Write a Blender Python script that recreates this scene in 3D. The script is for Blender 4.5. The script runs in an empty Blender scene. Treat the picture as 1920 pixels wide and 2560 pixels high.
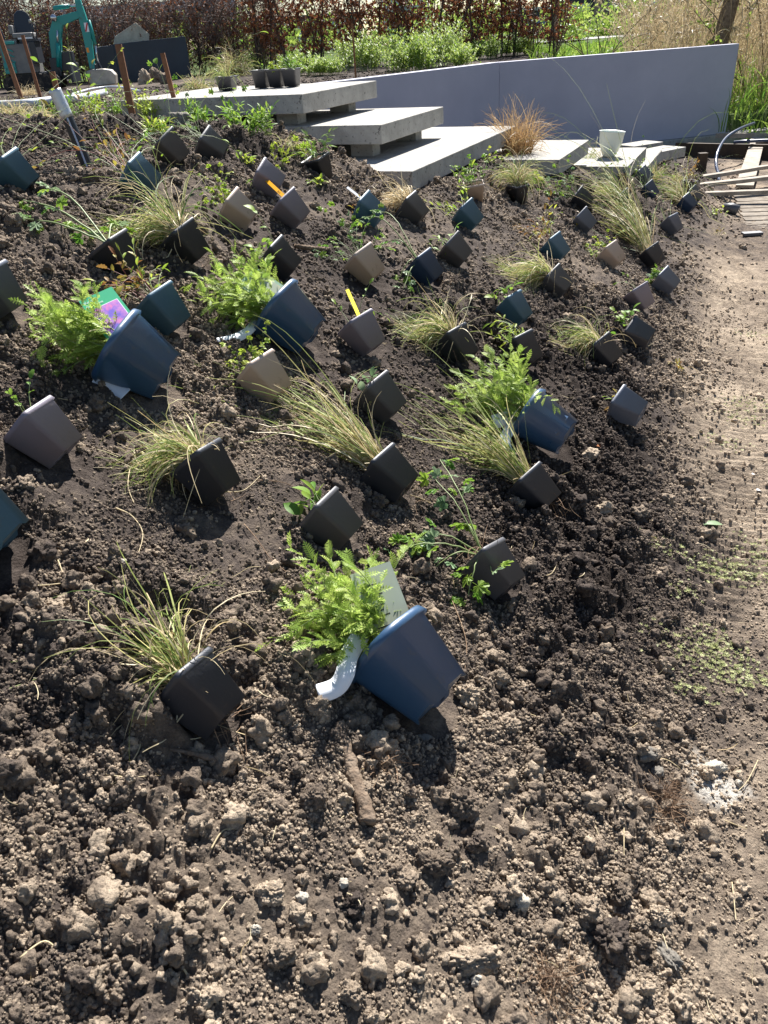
import bpy, math, random
import numpy as np
from mathutils import Matrix, Vector
R = math.radians
random.seed(7); rng = np.random.default_rng(7)
SC = bpy.context.scene; COL = SC.collection

# ------------------------------------------------------------------ camera
CAM_Z = 1.48; PITCH = R(31.5); ROLL = R(3.8); FPX = 1950.0
cp, sp, cr, sr = math.cos(PITCH), math.sin(PITCH), math.cos(ROLL), math.sin(ROLL)
FWD = np.array([0, cp, -sp]); DWN = np.array([0, -sp, -cp])
IR = np.array([cr, 0, 0]) + sr*DWN; ID = np.array([-sr, 0, 0]) + cr*DWN
CAMP = np.array([0, 0, CAM_Z])
cd = bpy.data.cameras.new('camera'); cam = bpy.data.objects.new('camera', cd); COL.objects.link(cam)
cd.sensor_fit = 'VERTICAL'; cd.sensor_height = 36; cd.lens = FPX/2560*36
cd.clip_start = 0.02; cd.clip_end = 2000
cam.matrix_world = Matrix([[IR[i], -ID[i], -FWD[i], CAMP[i]] for i in range(3)] + [[0, 0, 0, 1]])
SC.camera = cam
# ------------------------------------------------------------------ sky, sun, exposure
SUN_AZ, SUN_EL = 17.0, 48.0
w = bpy.data.worlds.new('World'); SC.world = w; w.use_nodes = True
nt = w.node_tree; bg = nt.nodes['Background']; sky = nt.nodes.new('ShaderNodeTexSky')
sky.sky_type = 'NISHITA'; sky.sun_disc = False; sky.sun_elevation = R(SUN_EL); sky.sun_rotation = R(SUN_AZ)
sky.air_density = 1.0; sky.dust_density = .35; sky.ozone_density = 1.0
nt.links.new(sky.outputs[0], bg.inputs[0]); bg.inputs[1].default_value = 0.050
sl = bpy.data.lights.new('sun', 'SUN'); sl.energy = 5.0; sl.angle = R(0.55); sl.color = (1, .965, .91)
so = bpy.data.objects.new('sun', sl); COL.objects.link(so)
sd = Vector((math.sin(R(SUN_AZ))*math.cos(R(SUN_EL)), math.cos(R(SUN_AZ))*math.cos(R(SUN_EL)), math.sin(R(SUN_EL))))
so.rotation_euler = sd.to_track_quat('Z', 'Y').to_euler(); so.location = (6, 10, 12)
SC.view_settings.view_transform = 'Standard'; SC.view_settings.look = 'None'
SC.view_settings.exposure = 1.35; SC.view_settings.gamma = 1; SC.view_settings.use_curve_mapping = False

# ------------------------------------------------------------------ noise
def h2(ix, iy, s):
    a = (ix.astype(np.int64)*374761393 + iy.astype(np.int64)*668265263 + s*982451653) & 0xffffffff
    a = ((a ^ (a >> 13))*1274126177) & 0xffffffff
    a = ((a ^ (a >> 15))*2246822519) & 0xffffffff
    return ((a ^ (a >> 16)) & 0xffffff)/16777216.0
def vn(x, y, s=0):
    ix, iy = np.floor(x), np.floor(y); fx, fy = x-ix, y-iy
    fx = fx*fx*(3-2*fx); fy = fy*fy*(3-2*fy)
    a = h2(ix, iy, s); b = h2(ix+1, iy, s); c = h2(ix, iy+1, s); d = h2(ix+1, iy+1, s)
    return (a*(1-fx)+b*fx)*(1-fy)+(c*(1-fx)+d*fx)*fy
def fbm(x, y, s=0, o=3):
    v = 0; A = .5; t = 0
    for i in range(o):
        v = v+A*vn(x*2**i+i*7.3, y*2**i+i*3.1, s+i); t += A; A *= .5
    return v/t
def lumps(x, y, c, s, keep=.75):
    """rounded crumbs: a dome per jittered cell, random height"""
    u, v = x/c, y/c; ix, iy = np.floor(u), np.floor(v); best = np.zeros_like(u)
    for dx in (-1, 0, 1):
        for dy in (-1, 0, 1):
            jx, jy = ix+dx, iy+dy
            px = jx+h2(jx, jy, s); py = jy+h2(jx, jy, s+1); r = .35+.4*h2(jx, jy, s+2)
            on = h2(jx, jy, s+3) < keep
            q = 1-((u-px)**2+(v-py)**2)/(r*r)
            best = np.maximum(best, np.where(on & (q > 0), np.sqrt(np.maximum(q, 0))*r, 0))
    return best*c
def sstep(a, b, x):
    t = np.clip((x-a)/(b-a), 0, 1); return t*t*(3-2*t)
def pdist(x, y, poly):
    """signed distance to a polygon, negative inside"""
    d = np.full_like(x, 1e9); ins = np.zeros(x.shape, bool); n = len(poly)
    for i in range(n):
        ax, ay = poly[i]; bx, by = poly[(i+1) % n]; ex, ey = bx-ax, by-ay
        t = np.clip(((x-ax)*ex+(y-ay)*ey)/(ex*ex+ey*ey), 0, 1)
        d = np.minimum(d, np.hypot(x-ax-t*ex, y-ay-t*ey))
        c = ((ay > y) != (by > y)) & (x < (bx-ax)*(y-ay)/(by-ay+1e-12)+ax); ins ^= c
    return np.where(ins, -d, d)

# ------------------------------------------------------------------ levels of the ground
U = np.array([-.9, .44]); U /= np.linalg.norm(U); V = np.array([.43, .9]); V /= np.linalg.norm(V)
SLABS = [((-.34, 5.54), 1.184, 1.45, 1.15), ((.14, 5.34), 1.0, 1.7, 1.13), ((.29, 4.80), .80, 1.3, 2.2),
         ((1.44, 6.12), .625, 1.1, 1.1), ((2.17, 6.83), .44, .75, 1.12), ((2.72, 7.95), .26, .55, 1.1)]
PIT = [(-.55, 6.5), (-.1, 6.1), (.6, 5.75), (1.05, 6.4), (1.55, 6.75), (2.15, 7.25), (2.75, 8.1), (3.05, 8.75), (4.6, 8.45),
       (7.4, 9.6), (7.4, 13.05), (5.3, 12.49), (1.84, 11.54), (-.48, 9.12)]
WALL = [(-.42, 9.02), (1.86, 11.46), (5.34, 12.42)]
def Hm(x, y):
    x = np.asarray(x, float); y = np.asarray(y, float)
    z = -.4447*x+.1846*y
    # foot: the trampled path and the deck
    foot = -.13
    z = foot+np.logaddexp(0, (z-foot)/.035)*.035
    # top: the plateau
    top = 1.06-.02*np.clip(y-6, 0, 3)
    z = top-np.logaddexp(0, (top-z)/.05)*.05
    # beyond the wall the ground falls away to the right and far off
    far = np.where(y > 9, 1, 0)*sstep(1.9, 4.2, x-.25*(y-11.5))*sstep(-.05, .4, (y-11.46)-(x-1.86)*.276)
    z = z*(1-far)+far*(.15)
    z = z*(1-sstep(17.5, 24, y))+sstep(17.5, 24, y)*(-.12)
    for (c, t, lu, lv) in SLABS:
        dx, dy = x-c[0], y-c[1]; u = dx*U[0]+dy*U[1]; v = dx*V[0]+dy*V[1]
        e = np.maximum(np.maximum(-u-.02, u-lu+.25), np.maximum(-v-.10, v-lv))
        m = 1-sstep(0, .16, e)
        z = z*(1-m)+np.minimum(z, t-.135)*m
    d = pdist(x, y, PIT)
    wd = np.where(y > 8.9+.0*x, .05, .24); m = 1-sstep(-wd, wd*.1, d)
    z = z*(1-m)+np.minimum(z, -.16)*m
    # boggy edge right of the deck
    z = z-.12*sstep(4.9, 6.0, x)*sstep(6, 8, y)*(1-far)
    z = z+.035*(fbm(x*.9, y*.9, 3)-.5)*sstep(.2, 1, y)+.02*(fbm(x*2.7, y*2.7, 9)-.5)
    return z
def bedmask(x, y):
    """1 on the loose bed, 0 on the trampled strip at the right"""
    s = (-.4447*x+.1846*y)+.07*(fbm(x*2.2, y*2.2, 21)-.5)
    return sstep(-.13, .09, s)
def rough(x, y):
    b = bedmask(x, y)
    n = fbm(x*1.8+5, y*1.8, 31, 4)
    fr = sstep(1.7, .8, y)
    return np.clip((.32+1.15*sstep(.40, .60, n))*(b*.84+.16)+.10*fr*b-.04, .13, 1.5)
def tread(x, y): return (1-bedmask(x, y))**2*sstep(.40, .46, fbm(x*2.3+3, y*1.6, 91))*sstep(8.0, 7.0, y)*sstep(1.5, 2.0, y)
def Hf(x, y):
    x = np.asarray(x, float); y = np.asarray(y, float); z = Hm(x, y); r = rough(x, y)
    near = sstep(13, 7, y); fm = footmask(x, y)
    z = z-.006*(1-fm)
    wx = x+.02*(fbm(x*18, y*18, 60)-.5); wy = y+.02*(fbm(x*18+9, y*18, 61)-.5)
    z = z+near*fm*r*(.030*(fbm(x*7, y*7, 41)-.5)+.62*lumps(wx, wy, .10, 50, .38)*sstep(.45, .6, fbm(x*2.4, y*2.4, 77))
          +.42*lumps(wx, wy, .05, 54, .6)+.5*lumps(wx, wy, .026, 58, .7)+.45*lumps(wx, wy, .013, 62, .8))
    z = z+near*.010*(fbm(x*30, y*30, 45)-.5)
    z = z+near*fm*.008*(fbm(x*70, y*70, 46, 2)-.5)
    # tread marks of a digger on the strip
    z = z+tread(x, y)*.0085*np.sin(2*math.pi*(y+.10*x+.01*fbm(x*6, y*6, 99))/.044)
    return z
def dryness(x, y):
    b = 1-bedmask(x, y)
    n = fbm(x*1.3, y*1.3, 12, 4)
    low = sstep(1.9, .7, y+.55*(-x-.1)*0)
    return np.clip(.20+.46*b+.10*low*sstep(-1.2, .3, x)+.14*low+1.0*(n-.5)*.9, 0, 1)

# ------------------------------------------------------------------ pixel -> place on the ground, or at a level
def ray(px, py):
    d = FWD + (px-960)/FPX*IR + (py-1280)/FPX*ID
    return d
def lev(px, py, Z):
    d = ray(px, py); return CAMP+d*(Z-CAM_Z)/d[2]
def gnd(px, py, up=0.0):
    d = ray(px, py); t = np.linspace(.7, 24, 900); p = CAMP[:, None]+d[:, None]*t
    f = p[2]-Hm(p[0], p[1])-up
    k = np.argmax(f < 0)
    if f[k] >= 0: return p[:, -1]
    a = f[k-1]/(f[k-1]-f[k]); return p[:, k-1]*(1-a)+p[:, k]*a
def proj(p):
    q = np.asarray(p)-CAMP; z = q@FWD; return np.array([960+FPX*(q@IR)/z, 1280+FPX*(q@ID)/z])
def nrm(p, e=.12):
    x, y = p[0], p[1]
    v = Hm(np.array([x+e, x-e, x, x]), np.array([y, y, y+e, y-e]))
    n = np.array([-(v[0]-v[1])/(2*e), -(v[2]-v[3])/(2*e), 1]); return n/np.linalg.norm(n)
def unit(v): v = np.asarray(v, float); return v/np.linalg.norm(v)

# ------------------------------------------------------------------ materials
def mat(name, color, rough_=.6, spec=.5, metal=0, vary=0, bump=0, bscale=60, second=None, nscale=8, dirt=None, dscale=5, dlo=.5, dhi=.62):
    m = bpy.data.materials.new(name); m.use_nodes = True; t = m.node_tree; N = t.nodes; L = t.links
    b = N['Principled BSDF']; b.inputs['Roughness'].default_value = rough_; b.inputs['Metallic'].default_value = metal
    b.inputs['Specular IOR Level'].default_value = spec
    tc = N.new('ShaderNodeTexCoord'); out = None
    if second:
        n = N.new('ShaderNodeTexNoise'); n.inputs['Scale'].default_value = nscale; n.inputs['Detail'].default_value = 6; n.inputs['Roughness'].default_value = .65
        L.new(tc.outputs['Object'], n.inputs['Vector'])
        r = N.new('ShaderNodeValToRGB'); r.color_ramp.elements[0].position = .35; r.color_ramp.elements[1].position = .66
        r.color_ramp.elements[0].color = (*color, 1); r.color_ramp.elements[1].color = (*second, 1)
        L.new(n.outputs[0], r.inputs[0]); out = r.outputs[0]
    if dirt:
        n = N.new('ShaderNodeTexNoise'); n.inputs['Scale'].default_value = dscale; n.inputs['Detail'].default_value = 9; n.inputs['Roughness'].default_value = .7
        L.new(tc.outputs['Object'], n.inputs['Vector'])
        r = N.new('ShaderNodeValToRGB'); r.color_ramp.elements[0].position = dlo; r.color_ramp.elements[1].position = dhi
        L.new(n.outputs[0], r.inputs[0])
        mx = N.new('ShaderNodeMix'); mx.data_type = 'RGBA'; L.new(r.outputs[0], mx.inputs[0])
        if out: L.new(out, mx.inputs[6])
        else: mx.inputs[6].default_value = (*color, 1)
        mx.inputs[7].default_value = (*dirt, 1); out = mx.outputs[2]
        mr = N.new('ShaderNodeMapRange'); L.new(r.outputs[0], mr.inputs[0]); mr.inputs[3].default_value = rough_; mr.inputs[4].default_value = min(1, rough_+.35)
        L.new(mr.outputs[0], b.inputs['Roughness'])
    if out: L.new(out, b.inputs['Base Color'])
    else: b.inputs['Base Color'].default_value = (*color, 1)
    if bump:
        n = N.new('ShaderNodeTexNoise'); n.inputs['Scale'].default_value = bscale; n.inputs['Detail'].default_value = 8
        L.new(tc.outputs['Object'], n.inputs['Vector'])
        bp = N.new('ShaderNodeBump'); bp.inputs['Strength'].default_value = bump; bp.inputs['Distance'].default_value = .01
        L.new(n.outputs[0], bp.inputs['Height']); L.new(bp.outputs[0], b.inputs['Normal'])
    return m
def soil_mat(name, atype, mult=1.0):
    m = bpy.data.materials.new(name); m.use_nodes = True; t = m.node_tree; N = t.nodes; L = t.links
    b = N['Principled BSDF']; b.inputs['Roughness'].default_value = .95; b.inputs['Specular IOR Level'].default_value = .12
    at = N.new('ShaderNodeAttribute'); at.attribute_type = atype; at.attribute_name = 'dry'
    geo = N.new('ShaderNodeNewGeometry')
    n1 = N.new('ShaderNodeTexNoise'); n1.inputs['Scale'].default_value = 34; n1.inputs['Detail'].default_value = 8; n1.inputs['Roughness'].default_value = .7
    L.new(geo.outputs['Position'], n1.inputs['Vector'])
    ma = N.new('ShaderNodeMath'); ma.operation = 'MULTIPLY_ADD'; L.new(n1.outputs[0], ma.inputs[0]); ma.inputs[1].default_value = .9; 
    s = N.new('ShaderNodeMath'); s.operation = 'SUBTRACT'; L.new(at.outputs['Fac'], s.inputs[0]); s.inputs[1].default_value = .45; L.new(s.outputs[0], ma.inputs[2])
    n0 = N.new('ShaderNodeTexNoise'); n0.inputs['Scale'].default_value = 7; n0.inputs['Detail'].default_value = 10; n0.inputs['Roughness'].default_value = .75
    L.new(geo.outputs['Position'], n0.inputs['Vector']); mb0 = N.new('ShaderNodeMath'); mb0.operation = 'MULTIPLY_ADD'; L.new(n0.outputs[0], mb0.inputs[0]); mb0.inputs[1].default_value = 1.3
    mc0 = N.new('ShaderNodeMath'); mc0.operation = 'SUBTRACT'; L.new(ma.outputs[0], mc0.inputs[0]); mc0.inputs[1].default_value = .65; L.new(mc0.outputs[0], mb0.inputs[2])
    val = mb0.outputs[0]
    if atype != 'GEOMETRY':
        oi = N.new('ShaderNodeObjectInfo'); m2 = N.new('ShaderNodeMath'); m2.operation = 'MULTIPLY_ADD'
        L.new(oi.outputs['Random'], m2.inputs[0]); m2.inputs[1].default_value = .5; L.new(val, m2.inputs[2])
        m3 = N.new('ShaderNodeMath'); m3.operation = 'SUBTRACT'; L.new(m2.outputs[0], m3.inputs[0]); m3.inputs[1].default_value = .2; val = m3.outputs[0]
    r = N.new('ShaderNodeValToRGB'); e = r.color_ramp.elements; e[0].position = .0; e[0].color = (.040*mult, .030*mult, .025*mult, 1)
    e[1].position = 1.0; e[1].color = (.49*mult, .392*mult, .292*mult, 1)
    k = e.new(.32); k.color = (.100*mult, .080*mult, .069*mult, 1); k = e.new(.65); k.color = (.245*mult, .192*mult, .146*mult, 1)
    L.new(val, r.inputs[0])
    n2 = N.new('ShaderNodeTexNoise'); n2.inputs['Scale'].default_value = 260; n2.inputs['Detail'].default_value = 6; n2.inputs['Roughness'].default_value = .75
    L.new(geo.outputs['Position'], n2.inputs['Vector'])
    hs = N.new('ShaderNodeHueSaturation'); L.new(r.outputs[0], hs.inputs['Color'])
    mr = N.new('ShaderNodeMapRange'); L.new(n2.outputs[0], mr.inputs[0]); mr.inputs[1].default_value = .3; mr.inputs[2].default_value = .7; mr.inputs[3].default_value = .72; mr.inputs[4].default_value = 1.3
    L.new(mr.outputs[0], hs.inputs['Value']); 
    bp = N.new('ShaderNodeBump'); bp.inputs['Strength'].default_value = .9; bp.inputs['Distance'].default_value = .004
    L.new(n2.outputs[0], bp.inputs['Height'])
    n3 = N.new('ShaderNodeTexVoronoi'); n3.inputs['Scale'].default_value = 150; L.new(geo.outputs['Position'], n3.inputs['Vector'])
    b2 = N.new('ShaderNodeBump'); b2.invert = True; b2.inputs['Strength'].default_value = .6; b2.inputs['Distance'].default_value = .004; L.new(n3.outputs[0], b2.inputs['Height'])
    L.new(bp.outputs[0], b2.inputs['Normal']); L.new(b2.outputs[0], b.inputs['Normal'])
    b3 = N.new('ShaderNodeBump'); b3.inputs['Strength'].default_value = .8; b3.inputs['Distance'].default_value = .03; L.new(n0.outputs[0], b3.inputs['Height']); L.new(b3.outputs[0], bp.inputs['Normal'])
    out = hs.outputs[0]
    if atype == 'GEOMETRY':
        ag = N.new('ShaderNodeAttribute'); ag.attribute_name = 'turf'; mx = N.new('ShaderNodeMix'); mx.data_type = 'RGBA'
        L.new(ag.outputs['Fac'], mx.inputs[0]); L.new(out, mx.inputs[6]); mx.inputs[7].default_value = (.055, .085, .018, 1); out = mx.outputs[2]
        aw = N.new('ShaderNodeAttribute'); aw.attribute_name = 'ash'; mx = N.new('ShaderNodeMix'); mx.data_type = 'RGBA'
        L.new(aw.outputs['Fac'], mx.inputs[0]); L.new(out, mx.inputs[6]); mx.inputs[7].default_value = (.55, .51, .45, 1); out = mx.outputs[2]
    L.new(out, b.inputs['Base Color'])
    return m
def leaf_mat(name, c1, c2, trans=.42, island=True, rough_=.5, c3=None):
    m = bpy.data.materials.new(name); m.use_nodes = True; t = m.node_tree; N = t.nodes; L = t.links
    b = N['Principled BSDF']; b.inputs['Roughness'].default_value = rough_; b.inputs['Specular IOR Level'].default_value = .35
    if island: g = N.new('ShaderNodeNewGeometry'); f = g.outputs['Random Per Island']
    else: g = N.new('ShaderNodeObjectInfo'); f = g.outputs['Random']
    r = N.new('ShaderNodeValToRGB'); r.color_ramp.elements[0].color = (*c1, 1); r.color_ramp.elements[1].color = (*c2, 1)
    if c3: k = r.color_ramp.elements.new(.55); k.color = (*c3, 1)
    L.new(f, r.inputs[0]); tc = N.new('ShaderNodeTexCoord')
    n = N.new('ShaderNodeTexNoise'); n.inputs['Scale'].default_value = 45; n.inputs['Detail'].default_value = 3; L.new(tc.outputs['Object'], n.inputs['Vector'])
    hs = N.new('ShaderNodeHueSaturation'); mr = N.new('ShaderNodeMapRange'); L.new(n.outputs[0], mr.inputs[0]); mr.inputs[1].default_value = .3; mr.inputs[2].default_value = .7
    mr.inputs[3].default_value = .7; mr.inputs[4].default_value = 1.25; L.new(mr.outputs[0], hs.inputs['Value']); L.new(r.outputs[0], hs.inputs['Color'])
    L.new(hs.outputs[0], b.inputs['Base Color'])
    tr = N.new('ShaderNodeBsdfTranslucent'); L.new(hs.outputs[0], tr.inputs['Color'])
    mx = N.new('ShaderNodeMixShader'); mx.inputs[0].default_value = trans
    L.new(b.outputs[0], mx.inputs[1]); L.new(tr.outputs[0], mx.inputs[2]); L.new(mx.outputs[0], N['Material Output'].inputs[0])
    return m
DIRT = (.16, .125, .095)
M = dict(
  soil=soil_mat('soil', 'GEOMETRY', .80), clod=soil_mat('clod_soil', 'INSTANCER', 1.0), bigclod=soil_mat('big_clod_soil', 'OBJECT', 1.0),
  stone=mat('pale_stone', (.42, .37, .30), .85, .2, second=(.58, .53, .45), nscale=12, bump=.5), greystone=mat('grey_stone', (.19, .17, .145), .85, .2, second=(.32, .29, .25), nscale=14, bump=.6),
  peat=mat('peat', (.035, .022, .015), .95, .1, second=(.10, .065, .04), nscale=60, bump=1, bscale=200),
  black=mat('black_pot_plastic', (.030, .032, .042), .48, .6, dirt=DIRT, dscale=22, dlo=.60, dhi=.84, bump=.08, bscale=120),
  charcoal=mat('charcoal_pot_plastic', (.078, .076, .084), .48, .6, dirt=DIRT, dscale=22, dlo=.62, dhi=.86, bump=.08, bscale=120),
  slate=mat('slate_pot_plastic', (.10, .112, .15), .48, .6, dirt=DIRT, dscale=20, dlo=.62, dhi=.86, bump=.08, bscale=120),
  teal=mat('teal_blue_pot_plastic', (.055, .125, .185), .48, .6, dirt=DIRT, dscale=20, dlo=.62, dhi=.86, bump=.08, bscale=120),
  navy=mat('navy_pot_plastic', (.022, .045, .095), .48, .6, dirt=DIRT, dscale=20, dlo=.62, dhi=.86, bump=.08, bscale=120),
  blue=mat('blue_pot_plastic', (.027, .074, .155), .38, .6, dirt=DIRT, dscale=13, dlo=.60, dhi=.82, bump=.06, bscale=80),
  mauve=mat('mauve_pot_plastic', (.21, .185, .225), .48, .6, dirt=DIRT, dscale=20, dlo=.62, dhi=.86, bump=.08, bscale=120),
  beige=mat('beige_pot_plastic', (.46, .36, .30), .5, .4, dirt=(.13, .10, .08), dscale=18, dlo=.62, dhi=.84, bump=.08, bscale=120),
  hole=mat('drain_hole', (.006, .005, .005), .9, .1),
  white=mat('white_label', (.80, .82, .86), .4, .4), lgreen=mat('green_card', (.06, .42, .22), .35), lback=mat('card_back', (.42, .46, .36), .5),
  lback2=mat('card_back_rim', (.30, .45, .32), .5), yellow=mat('yellow_label', (.85, .72, .02), .4), orange=mat('orange_label', (.90, .42, .01), .4), ink=mat('ink', (.02, .015, .012), .6),
  print=mat('flower_print', (.22, .16, .62), .3, second=(.75, .30, .60), nscale=34, dirt=(.80, .12, .35), dscale=14, dlo=.56, dhi=.66),
  concrete=mat('concrete', (.29, .275, .25), .85, .2, second=(.42, .40, .365), nscale=7, bump=.5, bscale=70, dirt=(.12, .115, .11), dscale=38, dlo=.58, dhi=.66),
  wallp=mat('wall_plaster', (.38, .375, .46), .7, .3, second=(.43, .425, .51), nscale=1.6, bump=.06, bscale=40, dirt=(.16, .16, .2), dscale=11, dlo=.735, dhi=.75),
  deckw=mat('deck_wood', (.15, .125, .10), .85, .2, second=(.27, .23, .185), nscale=9, bump=.6, bscale=60, dirt=(.17, .14, .11), dscale=6, dlo=.5, dhi=.6), wood=mat('weathered_wood', (.24, .205, .165), .8, .2, second=(.40, .35, .29), nscale=9, bump=.5, bscale=60), brownwood=mat('hardwood_stake', (.17, .075, .038), .6, .3, second=(.26, .12, .062), nscale=16, bump=.3),
  darkwood=mat('dark_stained_wood', (.035, .026, .022), .75, .3, second=(.09, .06, .035), nscale=5, bump=.3), bark=mat('bark', (.12, .085, .06), .9, .1, second=(.26, .20, .15), nscale=26, bump=1, bscale=70),
  rust=mat('rusty_bar', (.22, .10, .04), .8), pipeb=mat('black_pipe', (.012, .014, .022), .4, .5), pipew=mat('pipe_stripe', (.45, .5, .65), .5), silver=mat('silver_tape', (.55, .56, .60), .35, .5, .5, bump=.3, bscale=80),
  hose=mat('pale_hose', (.52, .55, .60), .45), dhose=mat('dark_hose', (.03, .045, .09), .3), brick=mat('brick', (.42, .27, .17), .85, .2, second=(.55, .40, .28), nscale=10, bump=.5),
  vase=mat('frosted_vase', (.62, .66, .60), .35, .5), 
  teal_paint=mat('teal_paint', (.012, .27, .25), .35, .5, dirt=(.10, .13, .11), dscale=7, dlo=.58, dhi=.75), mach_dark=mat('machine_dark', (.02, .024, .035), .4), mach_grey=mat('machine_grey', (.14, .14, .145), .5, second=(.2, .19, .18), nscale=6),
  steel=mat('worn_steel', (.30, .28, .25), .5, .5, .5, second=(.5, .47, .42), nscale=5), chrome=mat('cylinder_rod', (.6, .6, .62), .2, .5, .9), rubber=mat('track_rubber', (.015, .013, .013), .8, dirt=DIRT, dscale=9, dlo=.5, dhi=.7),
  red=mat('red_sticker', (.55, .03, .03), .5), orange2=mat('orange_sticker', (.85, .30, .03), .5), skip=mat('navy_container_paint', (.006, .016, .036), .45, second=(.010, .026, .05), nscale=3, dirt=(.05, .05, .05), dscale=6, dlo=.62, dhi=.8),
  hedgetwig=mat('hedge_twig', (.14, .095, .08), .85, second=(.30, .235, .20), nscale=3), darkstem=mat('dark_stem', (.045, .035, .03), .85, second=(.11, .085, .07), nscale=6, bump=.4),
  stem=mat('green_stem', (.22, .28, .10), .5), redstem=mat('red_stem', (.22, .06, .045), .5), root=mat('root_fibre', (.15, .085, .05), .85, second=(.30, .20, .12), nscale=20),
  straw=leaf_mat('straw_blades', (.48, .36, .18), (.80, .69, .46), .3), grass=leaf_mat('grass_blades', (.12, .21, .05), (.58, .52, .22), .4, c3=(.36, .42, .13)),
  redgrass=leaf_mat('russet_blades', (.25, .14, .06), (.60, .42, .21), .35), 
  feather=leaf_mat('feathery_leaves', (.24, .38, .06), (.48, .58, .14), .45, island=False), broad=leaf_mat('fresh_leaves', (.11, .25, .03), (.30, .42, .06), .45, island=False),
  feather2=leaf_mat('fine_foliage', (.24, .37, .05), (.50, .60, .15), .45), lime=leaf_mat('lime_leaves', (.24, .38, .04), (.48, .52, .08), .45, island=False), grey=leaf_mat('grey_green_leaves', (.12, .22, .09), (.30, .40, .22), .35, island=False),
  bronze=leaf_mat('bronze_leaves', (.22, .09, .035), (.40, .36, .06), .4, island=False), shrub=leaf_mat('shrub_leaves', (.15, .27, .035), (.44, .52, .12), .45), 
  beech=leaf_mat('dry_beech_leaves', (.13, .045, .022), (.36, .15, .07), .3), reedm=leaf_mat('reed_stalks', (.34, .25, .14), (.62, .50, .32), .3), reedg=leaf_mat('reed_green', (.10, .22, .03), (.34, .46, .08), .45),
  turf=leaf_mat('turf_blades', (.12, .24, .03), (.34, .44, .08), .45), moss=leaf_mat('stonecrop', (.26, .30, .12), (.50, .50, .24), .3), deadleaf=leaf_mat('dead_leaf', (.42, .16, .07), (.60, .30, .14), .4),
  bldg=mat('pale_cladding', (.55, .60, .68), .7), bldark=mat('dark_cladding', (.022, .028, .05), .6), roofw=mat('pale_roof', (.62, .60, .60), .6), brownw=mat('brown_brick_wall', (.22, .15, .12), .8), glass=mat('window_glass', (.03, .05, .08), .08, .8), tarmac=mat('road_surface', (.30, .29, .28), .9),
  carw=mat('white_car_paint', (.75, .77, .8), .25, .6), cardk=mat('dark_car_paint', (.03, .04, .07), .25, .6), tyre=mat('tyre', (.015, .015, .015), .8), galv=mat('galvanised_pole', (.45, .47, .48), .5, .5, .3), doorb=mat('blue_door', (.35, .45, .6), .5), lamp=mat('lamp_globe', (.8, .8, .78), .3),
)

M['blue'].node_tree.nodes['Principled BSDF'].inputs['Coat Weight'].default_value = .4; M['blue'].node_tree.nodes['Principled BSDF'].inputs['Coat Roughness'].default_value = .28
# ------------------------------------------------------------------ mesh helpers
class MB:
    def __init__(s): s.v = []; s.f = []; s.mi = []
    def add(s, v, f, mi=0, sm=None):
        o = len(s.v); s.v += [tuple(map(float, p)) for p in v]; s.f += [tuple(i+o for i in q) for q in f]; s.mi += [mi]*len(f)
    def box(s, c, size, rot=None, mi=0, taper=1.0):
        c = np.array(c, float); h = np.array(size)/2; P = []
        for z in (-1, 1):
            k = taper if z > 0 else 1
            for a, b in ((-1, -1), (1, -1), (1, 1), (-1, 1)): P.append((a*h[0]*k, b*h[1]*k, z*h[2]))
        P = np.array(P)
        if rot is not None: P = P@np.array(rot).T
        s.add(P+c, [(0, 3, 2, 1), (4, 5, 6, 7), (0, 1, 5, 4), (1, 2, 6, 5), (2, 3, 7, 6), (3, 0, 4, 7)], mi)
    def tube(s, pts, rad, n=6, mi=0, cap=True):
        pts = np.array(pts, float); m = len(pts); rad = np.broadcast_to(rad, (m,)) if np.ndim(rad) == 0 else np.array(rad)
        t = np.gradient(pts, axis=0); t /= np.linalg.norm(t, axis=1)[:, None]+1e-12
        a = np.array([0, 0, 1.]) if abs(t[0, 2]) < .9 else np.array([1., 0, 0]); u = np.cross(t[0], a); u /= np.linalg.norm(u); V_ = []
        for i in range(m):
            u = u-t[i]*(u@t[i]); u /= np.linalg.norm(u)+1e-12; w_ = np.cross(t[i], u)
            for k in range(n):
                q = 2*math.pi*k/n; V_.append(pts[i]+rad[i]*(math.cos(q)*u+math.sin(q)*w_))
        F = [(i*n+k, i*n+(k+1) % n, (i+1)*n+(k+1) % n, (i+1)*n+k) for i in range(m-1) for k in range(n)]
        if cap: F += [tuple(range(n-1, -1, -1)), tuple((m-1)*n+k for k in range(n))]
        s.add(V_, F, mi)
    def lathe(s, prof, n=24, mi=0):
        V_ = [(r*math.cos(2*math.pi*k/n), r*math.sin(2*math.pi*k/n), z) for r, z in prof for k in range(n)]
        F = [(i*n+k, i*n+(k+1) % n, (i+1)*n+(k+1) % n, (i+1)*n+k) for i in range(len(prof)-1) for k in range(n)]
        s.add(V_, F, mi)
    def prism(s, poly, z0, z1, mi=0):
        """polygon in xy, extruded"""
        n = len(poly); s.add([(x, y, z0) for x, y in poly]+[(x, y, z1) for x, y in poly], [tuple(range(n-1, -1, -1)), tuple(range(n, 2*n))]+[(i, (i+1) % n, n+(i+1) % n, n+i) for i in range(n)], mi)
    def mesh(s, name, mats, smooth=False, M_=None):
        return mkmesh(name, np.array(s.v), s.f, mats, smooth, s.mi, M_)
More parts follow.
